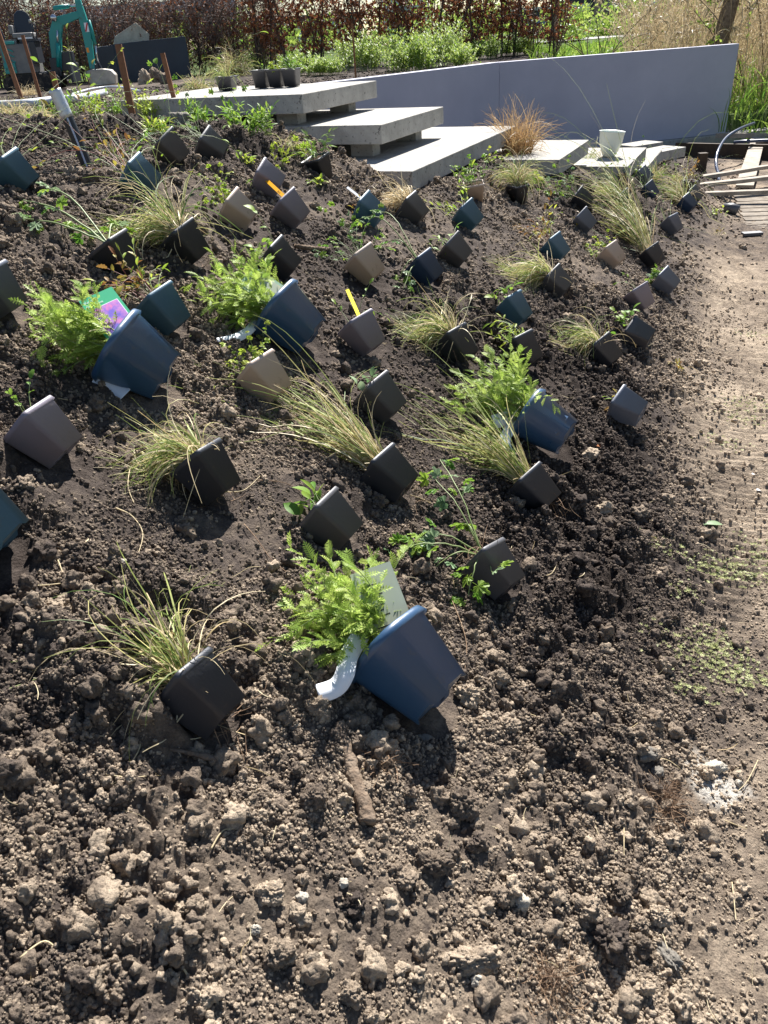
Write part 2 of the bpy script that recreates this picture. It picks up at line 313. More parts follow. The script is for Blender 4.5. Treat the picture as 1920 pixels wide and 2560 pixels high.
def mkmesh(name, v, f, mats, smooth=False, mi=None, M_=None):
    v = np.asarray(v, float)
    if M_ is not None:
        inv = np.array(M_.inverted()); v = v@inv[:3, :3].T+inv[:3, 3]
    me = bpy.data.meshes.new(name)
    if isinstance(f, np.ndarray):
        k = f.shape[1]; nf = len(f); me.vertices.add(len(v)); me.vertices.foreach_set('co', v.astype(np.float32).ravel())
        me.loops.add(nf*k); me.loops.foreach_set('vertex_index', f.astype(np.int32).ravel())
        me.polygons.add(nf); me.polygons.foreach_set('loop_start', np.arange(0, nf*k, k, dtype=np.int32)); me.update(calc_edges=True)
    else: me.from_pydata(v.tolist(), [], f)
    for m in (mats if isinstance(mats, (list, tuple)) else [mats]): me.materials.append(m)
    if mi is not None and any(mi): me.polygons.foreach_set('material_index', mi)
    if smooth: me.polygons.foreach_set('use_smooth', [True]*len(me.polygons))
    return me
def ob(name, me, parent=None, ml=None, label=None, cat=None, group=None, kind=None, bevel=0):
    o = bpy.data.objects.new(name, me); COL.objects.link(o)
    if parent is not None: o.parent = parent
    if ml is not None: o.matrix_local = ml
    if label: o['label'] = label
    if cat: o['category'] = cat
    if group: o['group'] = group
    if kind: o['kind'] = kind
    if bevel:
        b = o.modifiers.new('bevel', 'BEVEL'); b.width = bevel; b.segments = 2; b.limit_method = 'ANGLE'
    return o
def thing(name, label, cat, M_=None, group=None):
    o = ob(name, None, label=label, cat=cat, group=group); o.empty_display_size = .05
    if M_ is not None: o.matrix_world = M_
    return o
def T(*v): return Matrix.Translation(v)
def frame(o, x, y, z):
    return Matrix([[x[i], y[i], z[i], o[i]] for i in range(3)]+[[0, 0, 0, 1]])
def copy_tree(o, parent=None):
    c = o.copy(); COL.objects.link(c); c.parent = parent
    for ch in list(o.children): copy_tree(ch, c)
    return c
def sm(me): 
    me.polygons.foreach_set('use_smooth', [True]*len(me.polygons)); return me

# ------------------------------------------------------------------ where the pots lie: rim centre, base centre, colour, plant, plant tip, tip height, label
G = 'potted plants laid out on the slope'
# rim centre px, base centre px, colour, plant, plant tip px, tip height, label, roll
POTS = [
 ((450,1690),(565,1795),'black','widegrass',(235,1480),.05,'nearest black square pot with a wide tuft of green and straw grass'),
 ((488,1140),(558,1231),'black','widegrass',(300,1075),.06,'black square pot of grass below the shiny blue pot with the green picture card'),
 ((940,1158),(1015,1221),'black','longgrass',(700,935),.04,'black square pot with two long bundles of grass reaching over a beige pot'),
 ((790,1271),(872,1345),'charcoal','few',(755,1215),.05,'charcoal pot with a few smooth lance leaves above the biggest blue pot'),
 ((1306,1197),(1371,1261),'black','longgrass',(1130,985),.10,'black pot with long olive grass leaning over the white strap'),
 ((926,968),(985,1030),'charcoal','withered',(880,970),.02,'charcoal brown pot with a withered plant right of the beige pot'),
 ((887,805),(932,870),'mauve','tiny',(872,765),.03,'mauve pot with a plain yellow stick label and a tiny seedling'),
 ((1538,1005),(1602,1035),'slate','redcrown',(1515,985),.02,'slate blue pot with a reddish crown, lowest pot at the right edge of the bed'),
 ((71,1049),(160,1127),'mauve','tiny',(50,1010),.02,'light mauve pot at the left edge with one clover leaf and specks of soil'),
 ((382,744),(442,813),'teal','bronze',(265,690),.05,'teal blue pot of bronze tinted leaves behind the green picture card'),
 ((1126,840),(1167,894),'black','widegrass',(985,770),.05,'black pot with a broad grass tuft just above the feathery plant on the right'),
 ((1290,850),(1331,909),'black','lime',(1250,825),.03,'black pot with small yellow green leaves above the blue pot with torn label'),
 ((1489,858),(1534,907),'black','widegrass',(1395,795),.07,'black pot with soil smears and a fan of grass, right of the bed middle'),
 ((1570,825),(1625,850),'black','broad',(1520,810),.03,'black pot with bright broad leaves, nearest pot to the trampled strip'),
 ((1271,756),(1304,797),'teal','broad',(1218,745),.04,'small blue pot of broad glossy leaves in the middle of the slope'),
 ((1586,723),(1616,770),'mauve','tiny',(1570,715),.02,'mauve pot with almost nothing growing, below the dark slate pot'),
 ((1646,690),(1687,721),'slate','lobed',(1622,688),.04,'slate pot with bright lobed leaves spilling from both sides'),
 ((1620,625),(1645,659),'black','longgrass',(1530,440),.12,'dark pot with tall looping grass stalks, upper right of the bed'),
 ((1514,622),(1548,659),'beige','clover',(1472,605),.03,'pinkish beige pot with bright lime leaves left of the tall looping grass'),
 ((1443,539),(1479,572),'slate','tinyred',(1415,545),.02,'slate pot with tiny reddish sprouts under the black lobed leaf pot'),
 ((1670,547),(1692,580),'slate','tiny',(1655,530),.03,'slate pot left of the small upper beige pot with trailing leaves'),
 ((1610,464),(1637,494),'navy','lobed',(1590,440),.04,'navy pot standing on its corner beside the upper slate pot'),
 ((1598,431),(1623,450),'slate','lime',(1560,420),.05,'slate pot lying half behind the navy pot on its corner'),
 ((1705,498),(1734,521),'navy','grass',(1660,440),.07,'navy pot with a yellow green grass tuft close to the long planks'),
 ((1724,480),(1746,499),'charcoal','tiny',(1740,470),.02,'charcoal pot hidden behind the navy grass pot by the planks'),
 ((1550,492),(1572,516),'navy','grass',(1462,445),.05,'navy pot whose yellow green grass spreads left below the cell tray'),
 ((1442,491),(1468,510),'black','lobed',(1345,455),.05,'black pot with a stalk of lobed leaves trailing far left'),
 ((1562,550),(1586,586),'teal','tinyred',(1540,540),.02,'dark teal pot partly behind the tall looping grass stalks'),
 ((1044,650),(1085,698),'navy','none',(1000,650),.02,'deep navy pot with long pale arching leaf stalks'),
 ((1119,609),(1162,649),'charcoal','few',(1098,590),.03,'slate brown pot with a couple of small leaves right of the deep navy pot'),
 ((1155,523),(1191,560),'teal','lime',(1125,490),.05,'blue pot with yellow green spiky leaves left of the upright beige pot'),
 ((1374,604),(1407,640),'teal','bronze',(1340,565),.06,'teal pot with bronze shoots above the grass pot, middle right'),
 ((1372,689),(1415,726),'charcoal','widegrass',(1245,640),.05,'charcoal pot with a large reddish based grass tuft, middle right'),
 ((892,637),(938,693),'beige','lobed',(850,590),.05,'beige pot with dangling lobed leaves left of the deep navy pot'),
 ((705,502),(754,551),'mauve','none',(700,500),.02,'mauve pot holding the orange handwritten stick label'),
 ((568,508),(628,551),'beige','clover',(520,480),.04,'upper left beige pot with leaves trailing behind it'),
 ((899,510),(951,545),'teal','tinyred',(862,505),.03,'teal blue pot with a white stick label'),
 ((1015,507),(1054,544),'charcoal','strawgrass',(965,460),.05,'charcoal pot with dry straw coloured grass in front of the concrete corner'),
 ((674,627),(731,676),'black','broad',(625,590),.05,'black pot with pointed green leaves behind the second feathery plant'),
 ((445,583),(494,641),'black','widegrass',(330,495),.06,'black pot with a big fine grass tuft and rusty roots, upper left'),
 ((272,611),(324,676),'black','none',(100,550),.02,'black pot with a long thick leaf stalk lying to the left edge'),
 ((322,420),(386,466),'teal','bronze',(255,375),.04,'steel blue pot half hidden by grass, with pink stemmed leaves'),
 ((402,350),(455,402),'charcoal','broad',(370,325),.06,'dark grey pot beside the grey angular stone'),
 ((502,350),(560,388),'charcoal','lobed',(475,325),.05,'charcoal pot right of the stone, its rusty roots showing'),
 ((10,410),(70,463),'teal','clover',(5,385),.03,'steel blue pot cut by the left edge near the black pipe'),
 ((643,433),(700,467),'mauve','tiny',(640,470),.02,'dark mauve pot behind the orange stick label'),
 ((635,916),(695,985),'beige','clover',(545,880),.05,'beige pot with pale clover like leaves, long grass lying across it'),
 ((-35,700),(18,765),'slate','none',(-60,690),.02,'slate pot mostly outside the left edge of the picture'),
]
ST = [((786,388),(807,448),'black','upright',(785,350),.1,'black upright pot with fresh serrated leaves left of the low concrete slab'),
      ((1186,462),(1190,506),'beige','bramble',(1165,408),.1,'beige pot standing upright with small leaved shoots'),
      ((1295,467),(1293,506),'black','widegrass',(1290,385),.1,'black upright pot with a green and straw grass tuft below the russet clump')]
BIGS = [((964,1607),(1100,1743),'blue','feathery',(700,1440),.09,'biggest blue pot in the foreground, feathery leaves and a white strap'),
        ((290,862),(412,939),'blue','feathery',(60,800),.05,'shiny blue pot at the left with a green picture card'),
        ((680,762),(784,846),'blue','feathery',(480,700),.06,'blue pot in the upper middle with a pale card and a curved white strap'),
        ((1314,1031),(1419,1094),'blue','feathery',(1150,920),.08,'scuffed blue pot on the right with a torn white strap')]
ROWD = ((1215,1400),(1262,1455),'charcoal','none',(1100,1250),.02,'dark brown pot seen from its shaded mouth, with long parsley like stalks')

FOOT = []
for r_ in POTS+[ROWD]: q = gnd((r_[0][0]+r_[1][0])/2, (r_[0][1]+r_[1][1])/2, .05); FOOT.append((q[0], q[1], .062))
for r_ in BIGS+[((-140,1262),(-25,1345))]: q = gnd((r_[0][0]+r_[1][0])/2, (r_[0][1]+r_[1][1])/2, .08); FOOT.append((q[0], q[1], .095))
for r_ in ST: q = gnd(*r_[1]); FOOT.append((q[0], q[1]+.03, .05))
def footmask(x, y):
    m = np.ones_like(x)
    for a, b, r in FOOT:
        k = (np.abs(x-a) < 2.2*r) & (np.abs(y-b) < 2.2*r)
        if k.any(): m[k] = np.minimum(m[k], sstep(r*.75, r*1.35, np.hypot(x[k]-a, y[k]-b)))
    return m

# ------------------------------------------------------------------ the ground: one sheet, fine near, coarse far
ys = [-.35]
while ys[-1] < 13: ys.append(ys[-1]+.0033*(ys[-1]+.95))
while ys[-1] < 420: ys.append(ys[-1]+.03*(ys[-1]-4))
ys = np.array(ys); nc = 820; tt = np.linspace(-1, 1, nc)
hw = .56*np.maximum(ys, 0)+1.05
gx = hw[:, None]*tt[None, :]; gy = np.repeat(ys[:, None], nc, 1); gz = Hf(gx, gy)
nr = len(ys); idx = np.arange(nr*nc).reshape(nr, nc)
F = np.stack([idx[:-1, :-1], idx[:-1, 1:], idx[1:, 1:], idx[1:, :-1]], -1).reshape(-1, 4)
gm = mkmesh('ground', np.stack([gx, gy, gz], -1).reshape(-1, 3), F, M['soil'], True)
def setattr_(me, name, a, dom='POINT'):
    q = me.attributes.new(name, 'FLOAT', dom); q.data.foreach_set('value', np.asarray(a, np.float32).ravel())
setattr_(gm, 'dry', dryness(gx, gy))
turf = np.clip(sstep(18, 22, gy)+sstep(1.9, 4.0, gx-.25*(gy-11.5))*sstep(12.3, 13, gy)+sstep(5.2, 6.0, gx)*sstep(8, 10, gy), 0, 1)
setattr_(gm, 'turf', turf)
ashc = gnd(1785, 1965)
ad = np.hypot((gx-ashc[0])*1.0, (gy-ashc[1])*.8)+.10*(fbm(gx*14, gy*14, 88)-.5)
setattr_(gm, 'ash', sstep(.085, .03, ad)*.9)
ground = ob('ground', gm, kind='structure')

# crumbs of soil lying on it: nobody could count them
VAR = bpy.data.collections.new('crumb_shapes')
def lump_mesh(name, sub, seed, amp=.32, m=None, squash=.75, fine=.10, off=0):
    import bmesh
    bm = bmesh.new(); bmesh.ops.create_icosphere(bm, subdivisions=sub, radius=1); v = np.array([p.co[:] for p in bm.verts]); f = [tuple(q.index for q in p.verts) for p in bm.faces]; bm.free()
    from mathutils import noise
    o = Vector((seed*3.7, seed*1.3, seed*9.1)); out = []
    for p in v:
        q = Vector(p); d = 1+amp*1.6*noise.noise(q*1.1+o)+amp*.8*noise.noise(q*2.4+o)
        if sub > 2: d += fine*1.6*noise.noise(q*5.5+o)+fine*noise.noise(q*11+o)
        if sub > 3: d += fine*.5*noise.noise(q*22+o)
        out.append(np.array(p)*d)
    out = np.array(out)*np.array([1, .86, squash]); out /= np.abs(out).max()*.9
    return mkmesh(name, out, np.array(f), m or M['clod'], sub > 2)
for i in range(7): VAR.objects.link(bpy.data.objects.new('crumb_%02d' % i, lump_mesh('crumb', 2, i+1, .46, squash=.8)))
for i in range(7): VAR.objects.link(bpy.data.objects.new('crumc_%02d' % i, lump_mesh('crumb', 4 if i < 3 else 3, i+20, .42, fine=.16)))
def scatter(n, y0, y1, r0, r1, var, seed, hug=.25, mask=1.0, keep=None):
    g = np.random.default_rng(seed)
    y = y0+(y1-y0)*g.random(n)**.9; x = (g.random(n)*2-1)*(.52*y+.62)
    k = rough(x, y)*(1-.75*tread(x, y))*mask*(1-sstep(5.4, 6.4, x)*sstep(7, 8, y)); cl = fbm(x*5, y*5, seed+100, 3)+.06
    ok = g.random(n) < np.clip(k*sstep(.36, .60, cl)*1.8+.12*k, 0, 1)
    slabm = np.zeros(n, bool)
    for (c, t, lu, lv) in SLABS:
        dx, dy = x-c[0], y-c[1]; u = dx*U[0]+dy*U[1]; v = dx*V[0]+dy*V[1]; slabm |= (u > -.01) & (u < lu) & (v > -.01) & (v < lv)
    slabm &= ~((x < -.05) & (y < 5.3)); ok &= ~slabm; ok &= footmask(x, y) > .55
    ok &= ~((x > 3.25) & (y > 6.8) & (x-3.3 > (y-7.0)*.45))
    x, y = x[ok], y[ok]; n = len(x); r = r0+(r1-r0)*g.random(n)**2.2; z = Hf(x, y)+r*hug
    return x, y, z, r, g.integers(var[0], var[1], n), g.random((n, 3))*6.28
S = [scatter(230000, .35, 2.5, .0016, .0055, (0, 7), 1), scatter(150000, 1.9, 5.2, .0030, .0085, (0, 7), 2), scatter(17000, .35, 3.0, .004, .010, (0, 14), 3),
     scatter(40000, 2.8, 9.5, .006, .015, (0, 14), 4), scatter(1200, .35, 3.5, .009, .020, (7, 14), 5), scatter(2600, 3, 10, .012, .028, (7, 14), 6), scatter(420, .45, 6, .018, .034, (7, 14), 7, .15),
     scatter(900, .9, 3.2, .014, .030, (7, 14), 9, .2), scatter(500, .4, 1.4, .014, .032, (7, 14), 10, .15), scatter(16000, 4.5, 13, .010, .02, (0, 7), 8)]
S = [np.concatenate([s[i] for s in S]) for i in range(6)]
pm = bpy.data.meshes.new('soil_crumbs'); n = len(S[0]); pm.vertices.add(n); pm.vertices.foreach_set('co', np.stack(S[:3], -1).astype(np.float32).ravel())
setattr_(pm, 'scl', S[3]); q = pm.attributes.new('var', 'INT', 'POINT'); q.data.foreach_set('value', S[4].astype(np.int32))
q = pm.attributes.new('rot', 'FLOAT_VECTOR', 'POINT'); q.data.foreach_set('vector', S[5].astype(np.float32).ravel())
dd = dryness(S[0], S[1]); aa = np.hypot(S[0]-ashc[0], (S[1]-ashc[1])*.8); setattr_(pm, 'dry', np.where(aa < .07, 1.35, dd+.2))
pm.materials.append(M['clod'])
crumbs = ob('soil_crumbs', pm, kind='stuff')
ng = bpy.data.node_groups.new('place_crumbs', 'GeometryNodeTree'); ng.interface.new_socket('Geometry', in_out='INPUT', socket_type='NodeSocketGeometry'); ng.interface.new_socket('Geometry', in_out='OUTPUT', socket_type='NodeSocketGeometry')
gi = ng.nodes.new('NodeGroupInput'); go = ng.nodes.new('NodeGroupOutput'); ip = ng.nodes.new('GeometryNodeInstanceOnPoints'); ci = ng.nodes.new('GeometryNodeCollectionInfo')
ci.inputs[0].default_value = VAR; ci.inputs['Separate Children'].default_value = True; ci.inputs['Reset Children'].default_value = True
def nat(name, typ):
    a = ng.nodes.new('GeometryNodeInputNamedAttribute'); a.data_type = typ; a.inputs['Name'].default_value = name; return a.outputs['Attribute']
ng.links.new(gi.outputs[0], ip.inputs['Points']); ng.links.new(ci.outputs[0], ip.inputs['Instance']); ip.inputs['Pick Instance'].default_value = True
ng.links.new(nat('var', 'INT'), ip.inputs['Instance Index']); ng.links.new(nat('scl', 'FLOAT'), ip.inputs['Scale'])
e2 = ng.nodes.new('FunctionNodeEulerToRotation'); ng.links.new(nat('rot', 'FLOAT_VECTOR'), e2.inputs[0]); ng.links.new(e2.outputs[0], ip.inputs['Rotation'])
ng.links.new(ip.outputs[0], go.inputs[0]); md = crumbs.modifiers.new('place', 'NODES'); md.node_group = ng

# ------------------------------------------------------------------ concrete steps
SL = ['top concrete slab of the steps, carrying the black cell tray', 'second concrete slab from the top, overhanging the big low slab', 'largest concrete slab, its near corner pointing at the pots', 'concrete slab just right of the russet grass clump', 'concrete slab with the pale vase standing on it', 'small low concrete slab right of the vase']
for i, (c, t, lu, lv) in enumerate(SLABS):
    c3 = np.array([c[0], c[1], t]); uu = np.array([*U, 0]); vv = np.array([*V, 0])
    P = [c3, c3+uu*lu, c3+uu*lu+vv*lv, c3+vv*lv]; th = .11
    mb = MB(); mb.add([p-np.array([0, 0, th]) for p in P]+P, [(0, 1, 2, 3), (7, 6, 5, 4), (0, 4, 5, 1), (1, 5, 6, 2), (2, 6, 7, 3), (3, 7, 4, 0)])
    o = thing('concrete_step', SL[i], 'step', T(*c3), 'concrete steps down the slope'); 
    ob('slab', mb.mesh('slab', M['concrete'], M_=T(*c3)), o, bevel=.004)
    for a, b in ((.10, .12), (.10, lv-.25), (lu-.5, .3)):
        q = c3+uu*(a+.12)+vv*(b+.1); zb = float(Hm(q[0], q[1])); h = max(t-th-zb+.05, .05)
        m2 = MB(); m2.box(q-np.array([0, 0, t-(t-th)+h/2+.001]), (.16, .12, h), [[U[0], V[0], 0], [U[1], V[1], 0], [0, 0, 1]])
        ob('support_block', m2.mesh('support_block', M['concrete'], M_=T(*c3)), o, bevel=.003)
# blocks stacked below the wall
for k, (px, py, Z, s, rz, lb) in enumerate([(1652, 372, .2, (.5, .30, .10), .6, 'pale concrete block behind the lowest slab, under the wall'), (1678, 390, .08, (.09, .42, .26), -.45, 'upright narrow concrete edging block right of the steps'),
        (1600, 358, .12, (.5, .3, .12), .5, 'shaded concrete block between the vase slab and the wall'), (1590, 398, .22, (.42, .3, .10), 1.15, 'light low block in front of the lowest slab'), (1668, 478, .02, (.30, .12, .07), -.1, 'short pale block on the soil left of the planks')]):
    p = lev(px, py, Z); mb = MB(); mb.box((0, 0, -s[2]/2), s)
    o = ob('concrete_block', mb.mesh('concrete_block', M['concrete']), label=lb, cat='block', group='loose concrete blocks by the steps', bevel=.004); o.matrix_world = T(*p)@Matrix.Rotation(rz, 4, 'Z')
# ------------------------------------------------------------------ retaining wall
wt = thing('retaining_wall', 'long smooth pale lilac-grey retaining wall with a bend, behind the steps', 'wall', T(1.86, 11.46, 0))
def wall_piece(a, b, z0, z1, th, name, m, bulge=0):
    a = np.array(a); b = np.array(b); d = unit(b-a); n = np.array([-d[1], d[0]]); e = .0
    poly = [a, b, b+n*th, a+n*th]; mb = MB(); mb.prism([tuple(p) for p in poly], z0, z1, 0)
    ob(name, mb.mesh(name, m, M_=T(1.86, 11.46, 0)), wt, bevel=.006)
wall_piece(WALL[0], WALL[1], -.05, 1.08, .14, 'wall_panel', M['wallp']); wall_piece((1.8605, 11.4603), WALL[2], -.05, 1.078, .14, 'wall_panel', M['wallp'])
n_ = np.array([.265, -.964])
wall_piece(np.array(WALL[1])+n_*.06+np.array([.3, .08]), np.array(WALL[2])+n_*.06+np.array([1.2, .33]), -.3, -.052, .30, 'wall_footing', M['concrete'])

# ------------------------------------------------------------------ deck, planks, posts, hoses by the pit
def slab_board(name, a, b, wdt, th, m, parent=None, M_=T(0, 0, 0), **k):
    """a board from a to b (centres of its top), real thickness"""
    a = np.array(a, float); b = np.array(b, float); d = unit(b-a); s_ = unit(np.cross(d, [0, 0, 1])); u_ = np.cross(s_, d); mb = MB()
    n = 6; V_ = []; 
    for i in range(n+1):
        p = a+(b-a)*i/n+u_*rng.normal(0, .0012)
        for q, r_ in ((-1, 0), (1, 0), (1, -1), (-1, -1)): V_.append(p+s_*q*wdt/2+u_*r_*th)
    Fc = [(i*4+j, i*4+(j+1) % 4, i*4+4+(j+1) % 4, i*4+4+j) for i in range(n) for j in range(4)]+[(3, 2, 1, 0), tuple(n*4+j for j in range(4))]
    mb.add(V_, Fc); return ob(name, mb.mesh(name, m, M_=M_), parent, bevel=.002, **k)
dk0 = lev(1838, 492, -.10); dt = thing('boardwalk', 'weathered grey boardwalk half buried in soil at the right edge', 'boardwalk', T(*dk0))
dx = np.array([1, .0, 0]); dy = unit([-.33, -1, 0]); dx = unit([.985, -.17, 0])
for i in range(11):
    a = dk0+dy*(.158*i)+dx*(.006*rng.normal()); zz = (.0 if i < 4 else -.005*(i-3))
    a = a+np.array([0, 0, zz+rng.normal(0, .0015)])
    slab_board('deck_board', a, a+dx*1.6, .150, .03, M['deckw'], dt, T(*dk0))
for px, py, px2, py2, Z, wd, lb in ((1700, 447, 1990, 402, .03, .075, 'rearmost of the three long pale planks lying across the pit'), (1718, 462, 1990, 432, .04, .085, 'middle one of the three long pale planks across the pit'),
                              (1728, 481, 1990, 471, .0, .08, 'nearest of the three long pale planks, just before the boardwalk')):
    slab_board('plank', lev(px, py, Z), lev(px2, py2, Z+.02), wd, .035, M['wood'], label=lb, cat='plank', group='long planks across the pit')
slab_board('plank', lev(1898, 338, -.02), lev(1862, 462, -.045), .17, .03, M['wood'], label='wide flat pale board running away from the boardwalk under the long planks', cat='plank')
slab_board('edging_board', lev(1750, 489, -.09), lev(1842, 484, -.09), .035, .12, M['wood'], label='board standing on edge beside the corner of the boardwalk', cat='board')
# dark stained retaining board of the pit and the little posts in it
a = lev(1690, 357, .0); b = lev(1990, 362, .0)
tb = thing('pit_board', 'dark brown board wall closing off the pit below the retaining wall', 'board', T(*a))
slab_board('board', a, b, .05, .30, M['darkwood'], tb, T(*a))
for px, py, zt, h, w_, lb in ((1758, 382, .05, .30, .10, 'dark square post standing alone in the pit'), (1672, 384, .06, .3, .07, 'dark post against the narrow concrete edging'), (1908, 352, .02, .32, .14, 'dark wide post at the right end of the pit board')):
    p = lev(px, py, zt); mb = MB(); mb.box((0, 0, -h/2), (w_, w_*.8, h)); o = ob('wooden_post', mb.mesh('wooden_post', M['darkwood']), label=lb, cat='post', bevel=.004); o.matrix_world = T(*p)
slab_board('edging_board', lev(1790, 333, .03), lev(1990, 331, .03), .05, .06, M['wood'], label='pale rail along the back of the pit before the green reeds', cat='board')
def hose(name, pts, r, m, label, cat='hose', stripe=None, sub=40):
    P = np.array(pts); n = len(P); t = np.linspace(0, n-1, sub); 
    Q = np.array([catmull(P, u) for u in t]); mb = MB(); mb.tube(Q, r, 8)
    return ob(name, mb.mesh(name, m, True), label=label, cat=cat)
def catmull(P, u):
    n = len(P); i = min(int(u), n-2); f = u-i; p0 = P[max(i-1, 0)]; p1 = P[i]; p2 = P[i+1]; p3 = P[min(i+2, n-1)]
    return .5*((2*p1)+(-p0+p2)*f+(2*p0-5*p1+4*p2-p3)*f*f+(-p0+3*p1-3*p2+p3)*f**3)
hose('garden_hose', [lev(1885, 308, .22), lev(1850, 322, .22), lev(1815, 345, .16), lev(1795, 378, .08), lev(1790, 410, -.02), lev(1797, 440, -.05), lev(1796, 475, -.09), lev(1790, 500, -.2)], .018, M['dhose'], 'dark blue hose arching out of the reeds into the pit')
hose('garden_hose', [lev(1835, 356, .03), lev(1870, 353, .05), lev(1960, 350, .06)], .02, M['dhose'], 'straight dark hose lying over the wide board at the right edge')
# dark plastic pipe end by the deck
p = gnd(1828, 526, .03); mb = MB(); mb.tube([p+np.array([-.06, .03, .015]), p+np.array([0, 0, .02]), p+np.array([.05, -.03, .0])], .045, 14); ob('pipe_end', mb.mesh('pipe_end', M['charcoal'], True), label='short dark grey pipe end sticking out of the soil beside the boardwalk', cat='pipe')
p = gnd(1880, 584, .02); mb = MB(); mb.box((0, 0, 0), (.16, .07, .025)); o = ob('wood_scrap', mb.mesh('wood_scrap', M['charcoal']), label='small dark flat scrap lying on the boardwalk', cat='scrap', bevel=.004); o.matrix_world = T(*p)
# pale vase on its slab
vp = lev(1521, 392, .44); mb = MB()
mb.lathe([(.0, .004), (.045, .0), (.055, .01), (.075, .05), (.098, .12), (.108, .2), (.111, .205), (.105, .2), (.094, .12), (.07, .05), (.0, .03)], 28)
o = ob('vase', mb.mesh('vase', M['vase'], True), label='pale frosted tapered vase standing on a low concrete slab', cat='vase'); o.matrix_world = T(*vp)@Matrix.Rotation(.08, 4, 'Y')

# ------------------------------------------------------------------ stakes, pipe, stones, sticks
def stake(px, py, pxt, pyt, w_, th, label, m='brownwood', bury=.12):
    a = gnd(px, py); sgn = 1
    # height such that the top projects at pyt, leaning sideways only
    best = None
    for h in np.linspace(.1, 1.6, 76):
        for l in np.linspace(-.35, .35, 57):
            q = proj(a+np.array([l*h, 0, h])); e = np.hypot(q[0]-pxt, q[1]-pyt)
            if best is None or e < best[0]: best = (e, h, l)
    e, h, l = best; d = np.array([l*h, 0, h]); mb = MB(); zz = unit(d); xx = unit(np.cross([0, 1, 0], zz)); yy = np.cross(zz, xx); L_ = np.linalg.norm(d)
    mb.box((0, 0, (L_-bury)/2), (w_, th, L_+bury)); mb.add([(-w_/2, -th/2, L_+.0002), (w_/2, -th/2, L_+.0002), (w_/2, th/2, L_+.0002), (-w_/2, th/2, L_+.0002)], [(0, 1, 2, 3)])
    o = ob('stake', mb.mesh('stake', M[m]), label=label, cat='stake', bevel=.0015); o.matrix_world = frame(a, xx, yy, zz); return a, d
stake(335, 306, 296, 112, .042, .022, 'thick brown wooden stake in front of the navy container', bury=.15)
stake(450, 306, 406, 131, .030, .022, 'shorter brown stake at the left end of the top step')
stake(62, 272, -10, 62, .045, .022, 'brown stake at the left edge of the picture, left of the digger seat')
stake(102, 247, 57, 90, .042, .022, 'brown stake standing in front of the digger seat')
stake(160, 292, 130, 176, .045, .022, 'short pale stake behind the black pipe with silver tape')
stake(890, 202, 880, 60, .022, .022, 'thin rusty rod standing behind the top concrete slab', 'rust')
a = gnd(218, 416); 
top = None
for h in np.linspace(.3, .9, 61):
    for l in np.linspace(-.5, .3, 41):
        q = proj(a+np.array([l, 0, h])); e = np.hypot(q[0]-137, q[1]-228)
        if top is None or e < top[0]: top = (e, l, h)
l, h = top[1], top[2]; P = [a+np.array([.02, 0, -.1]), a, a+np.array([l*.30, 0, h*.36]), a+np.array([l*.62, 0, h*.68]), a+np.array([l, 0, h])]
pt = thing('drain_pipe', 'black striped pipe with silver taped top leaning out of the soil', 'pipe', T(*a)); Q = [catmull(np.array(P), u) for u in np.linspace(0, 4, 30)]
mb = MB(); mb.tube(Q, .024, 14); ob('pipe', mb.mesh('pipe', M['pipeb'], True, T(*a)), pt)
mb = MB(); mb.tube([q+np.array([.006, -.0205, 0]) for q in Q[:22]], .0048, 6); ob('stripe', mb.mesh('stripe', M['pipew'], True, T(*a)), pt)
mb = MB(); mb.tube(Q[21:], .0265, 14); ob('tape_sleeve', mb.mesh('tape_sleeve', M['silver'], True, T(*a)), pt)

def rock(px, py, rpx, label, m='bigclod', stretch=(1, 1, 1), rz=0, sink=.25, cat='soil clod', name='soil_clod', seed=None, group=None):
    p = gnd(px, py); d = (p-CAMP)@FWD; r = rpx/FPX*d; k = seed or int(px*7+py) % 97+3
    me = lump_mesh(name, 5 if rpx > 28 else 4, k, .34, M[m], .82, .17); me.name = name
    o = ob(name, me, label=label, cat=cat, group=group); z = float(Hf(p[0], p[1]))
    o['dry'] = .35+.5*(k % 7)/7+.2*float(dryness(p[0], p[1]))
    o.matrix_world = T(p[0], p[1], z+r*stretch[2]*(.62-sink))@Matrix.Rotation(rz, 4, 'Z')@Matrix.Diagonal((r*stretch[0], r*stretch[1], r*stretch[2], 1))
g = 'large clods of soil in the foreground'
rock(1158, 2025, 46, 'largest upright soil clod right of the end of the root stick', stretch=(.95, 1.1, 1.15), group=g)
rock(1192, 2118, 32, 'rounded pale clod just below the largest upright clod', stretch=(.9, 1.1, 1), group=g)
rock(674, 2242, 38, 'round clod beside a small white stone, lower middle', group=g)
rock(1085, 2168, 46, 'broad dark clod with a shadowed right side, middle of the foreground', stretch=(1.15, .9, .9), group=g)
rock(1180, 2412, 62, 'long flat clod near the bottom, left of the pale stone', stretch=(1.2, .75, .7), group=g)
rock(1015, 2200, 38, 'clod with a flat top left of the broad dark clod', stretch=(.9, 1.2, .8), group=g)
rock(1462, 2288, 40, 'topmost dark clod of the cluster at lower right', group=g)
rock(1524, 2362, 56, 'biggest crumbly clod of the cluster at lower right', stretch=(1, 1.1, .95), group=g)
rock(1600, 2372, 30, 'small pale clod between the big crumbly clod and the oblong stone', group=g)
rock(1596, 2316, 30, 'dark clod above the small pale clod in the lower right cluster', group=g)
rock(1645, 2302, 32, 'clod at the upper right of the lower right cluster', group=g)
rock(1550, 2245, 30, 'upper clod of the lower right cluster, tan on top', stretch=(.9, 1.2, .9), group=g)
rock(1268, 1822, 34, 'round brown clod right of the biggest blue pot and its shadow', group=g)
rock(796, 1790, 30, 'clod just above the root stick at its left', group=g)
rock(762, 1610, 30, 'grey clod under the feathery leaves left of the white strap', group=g)
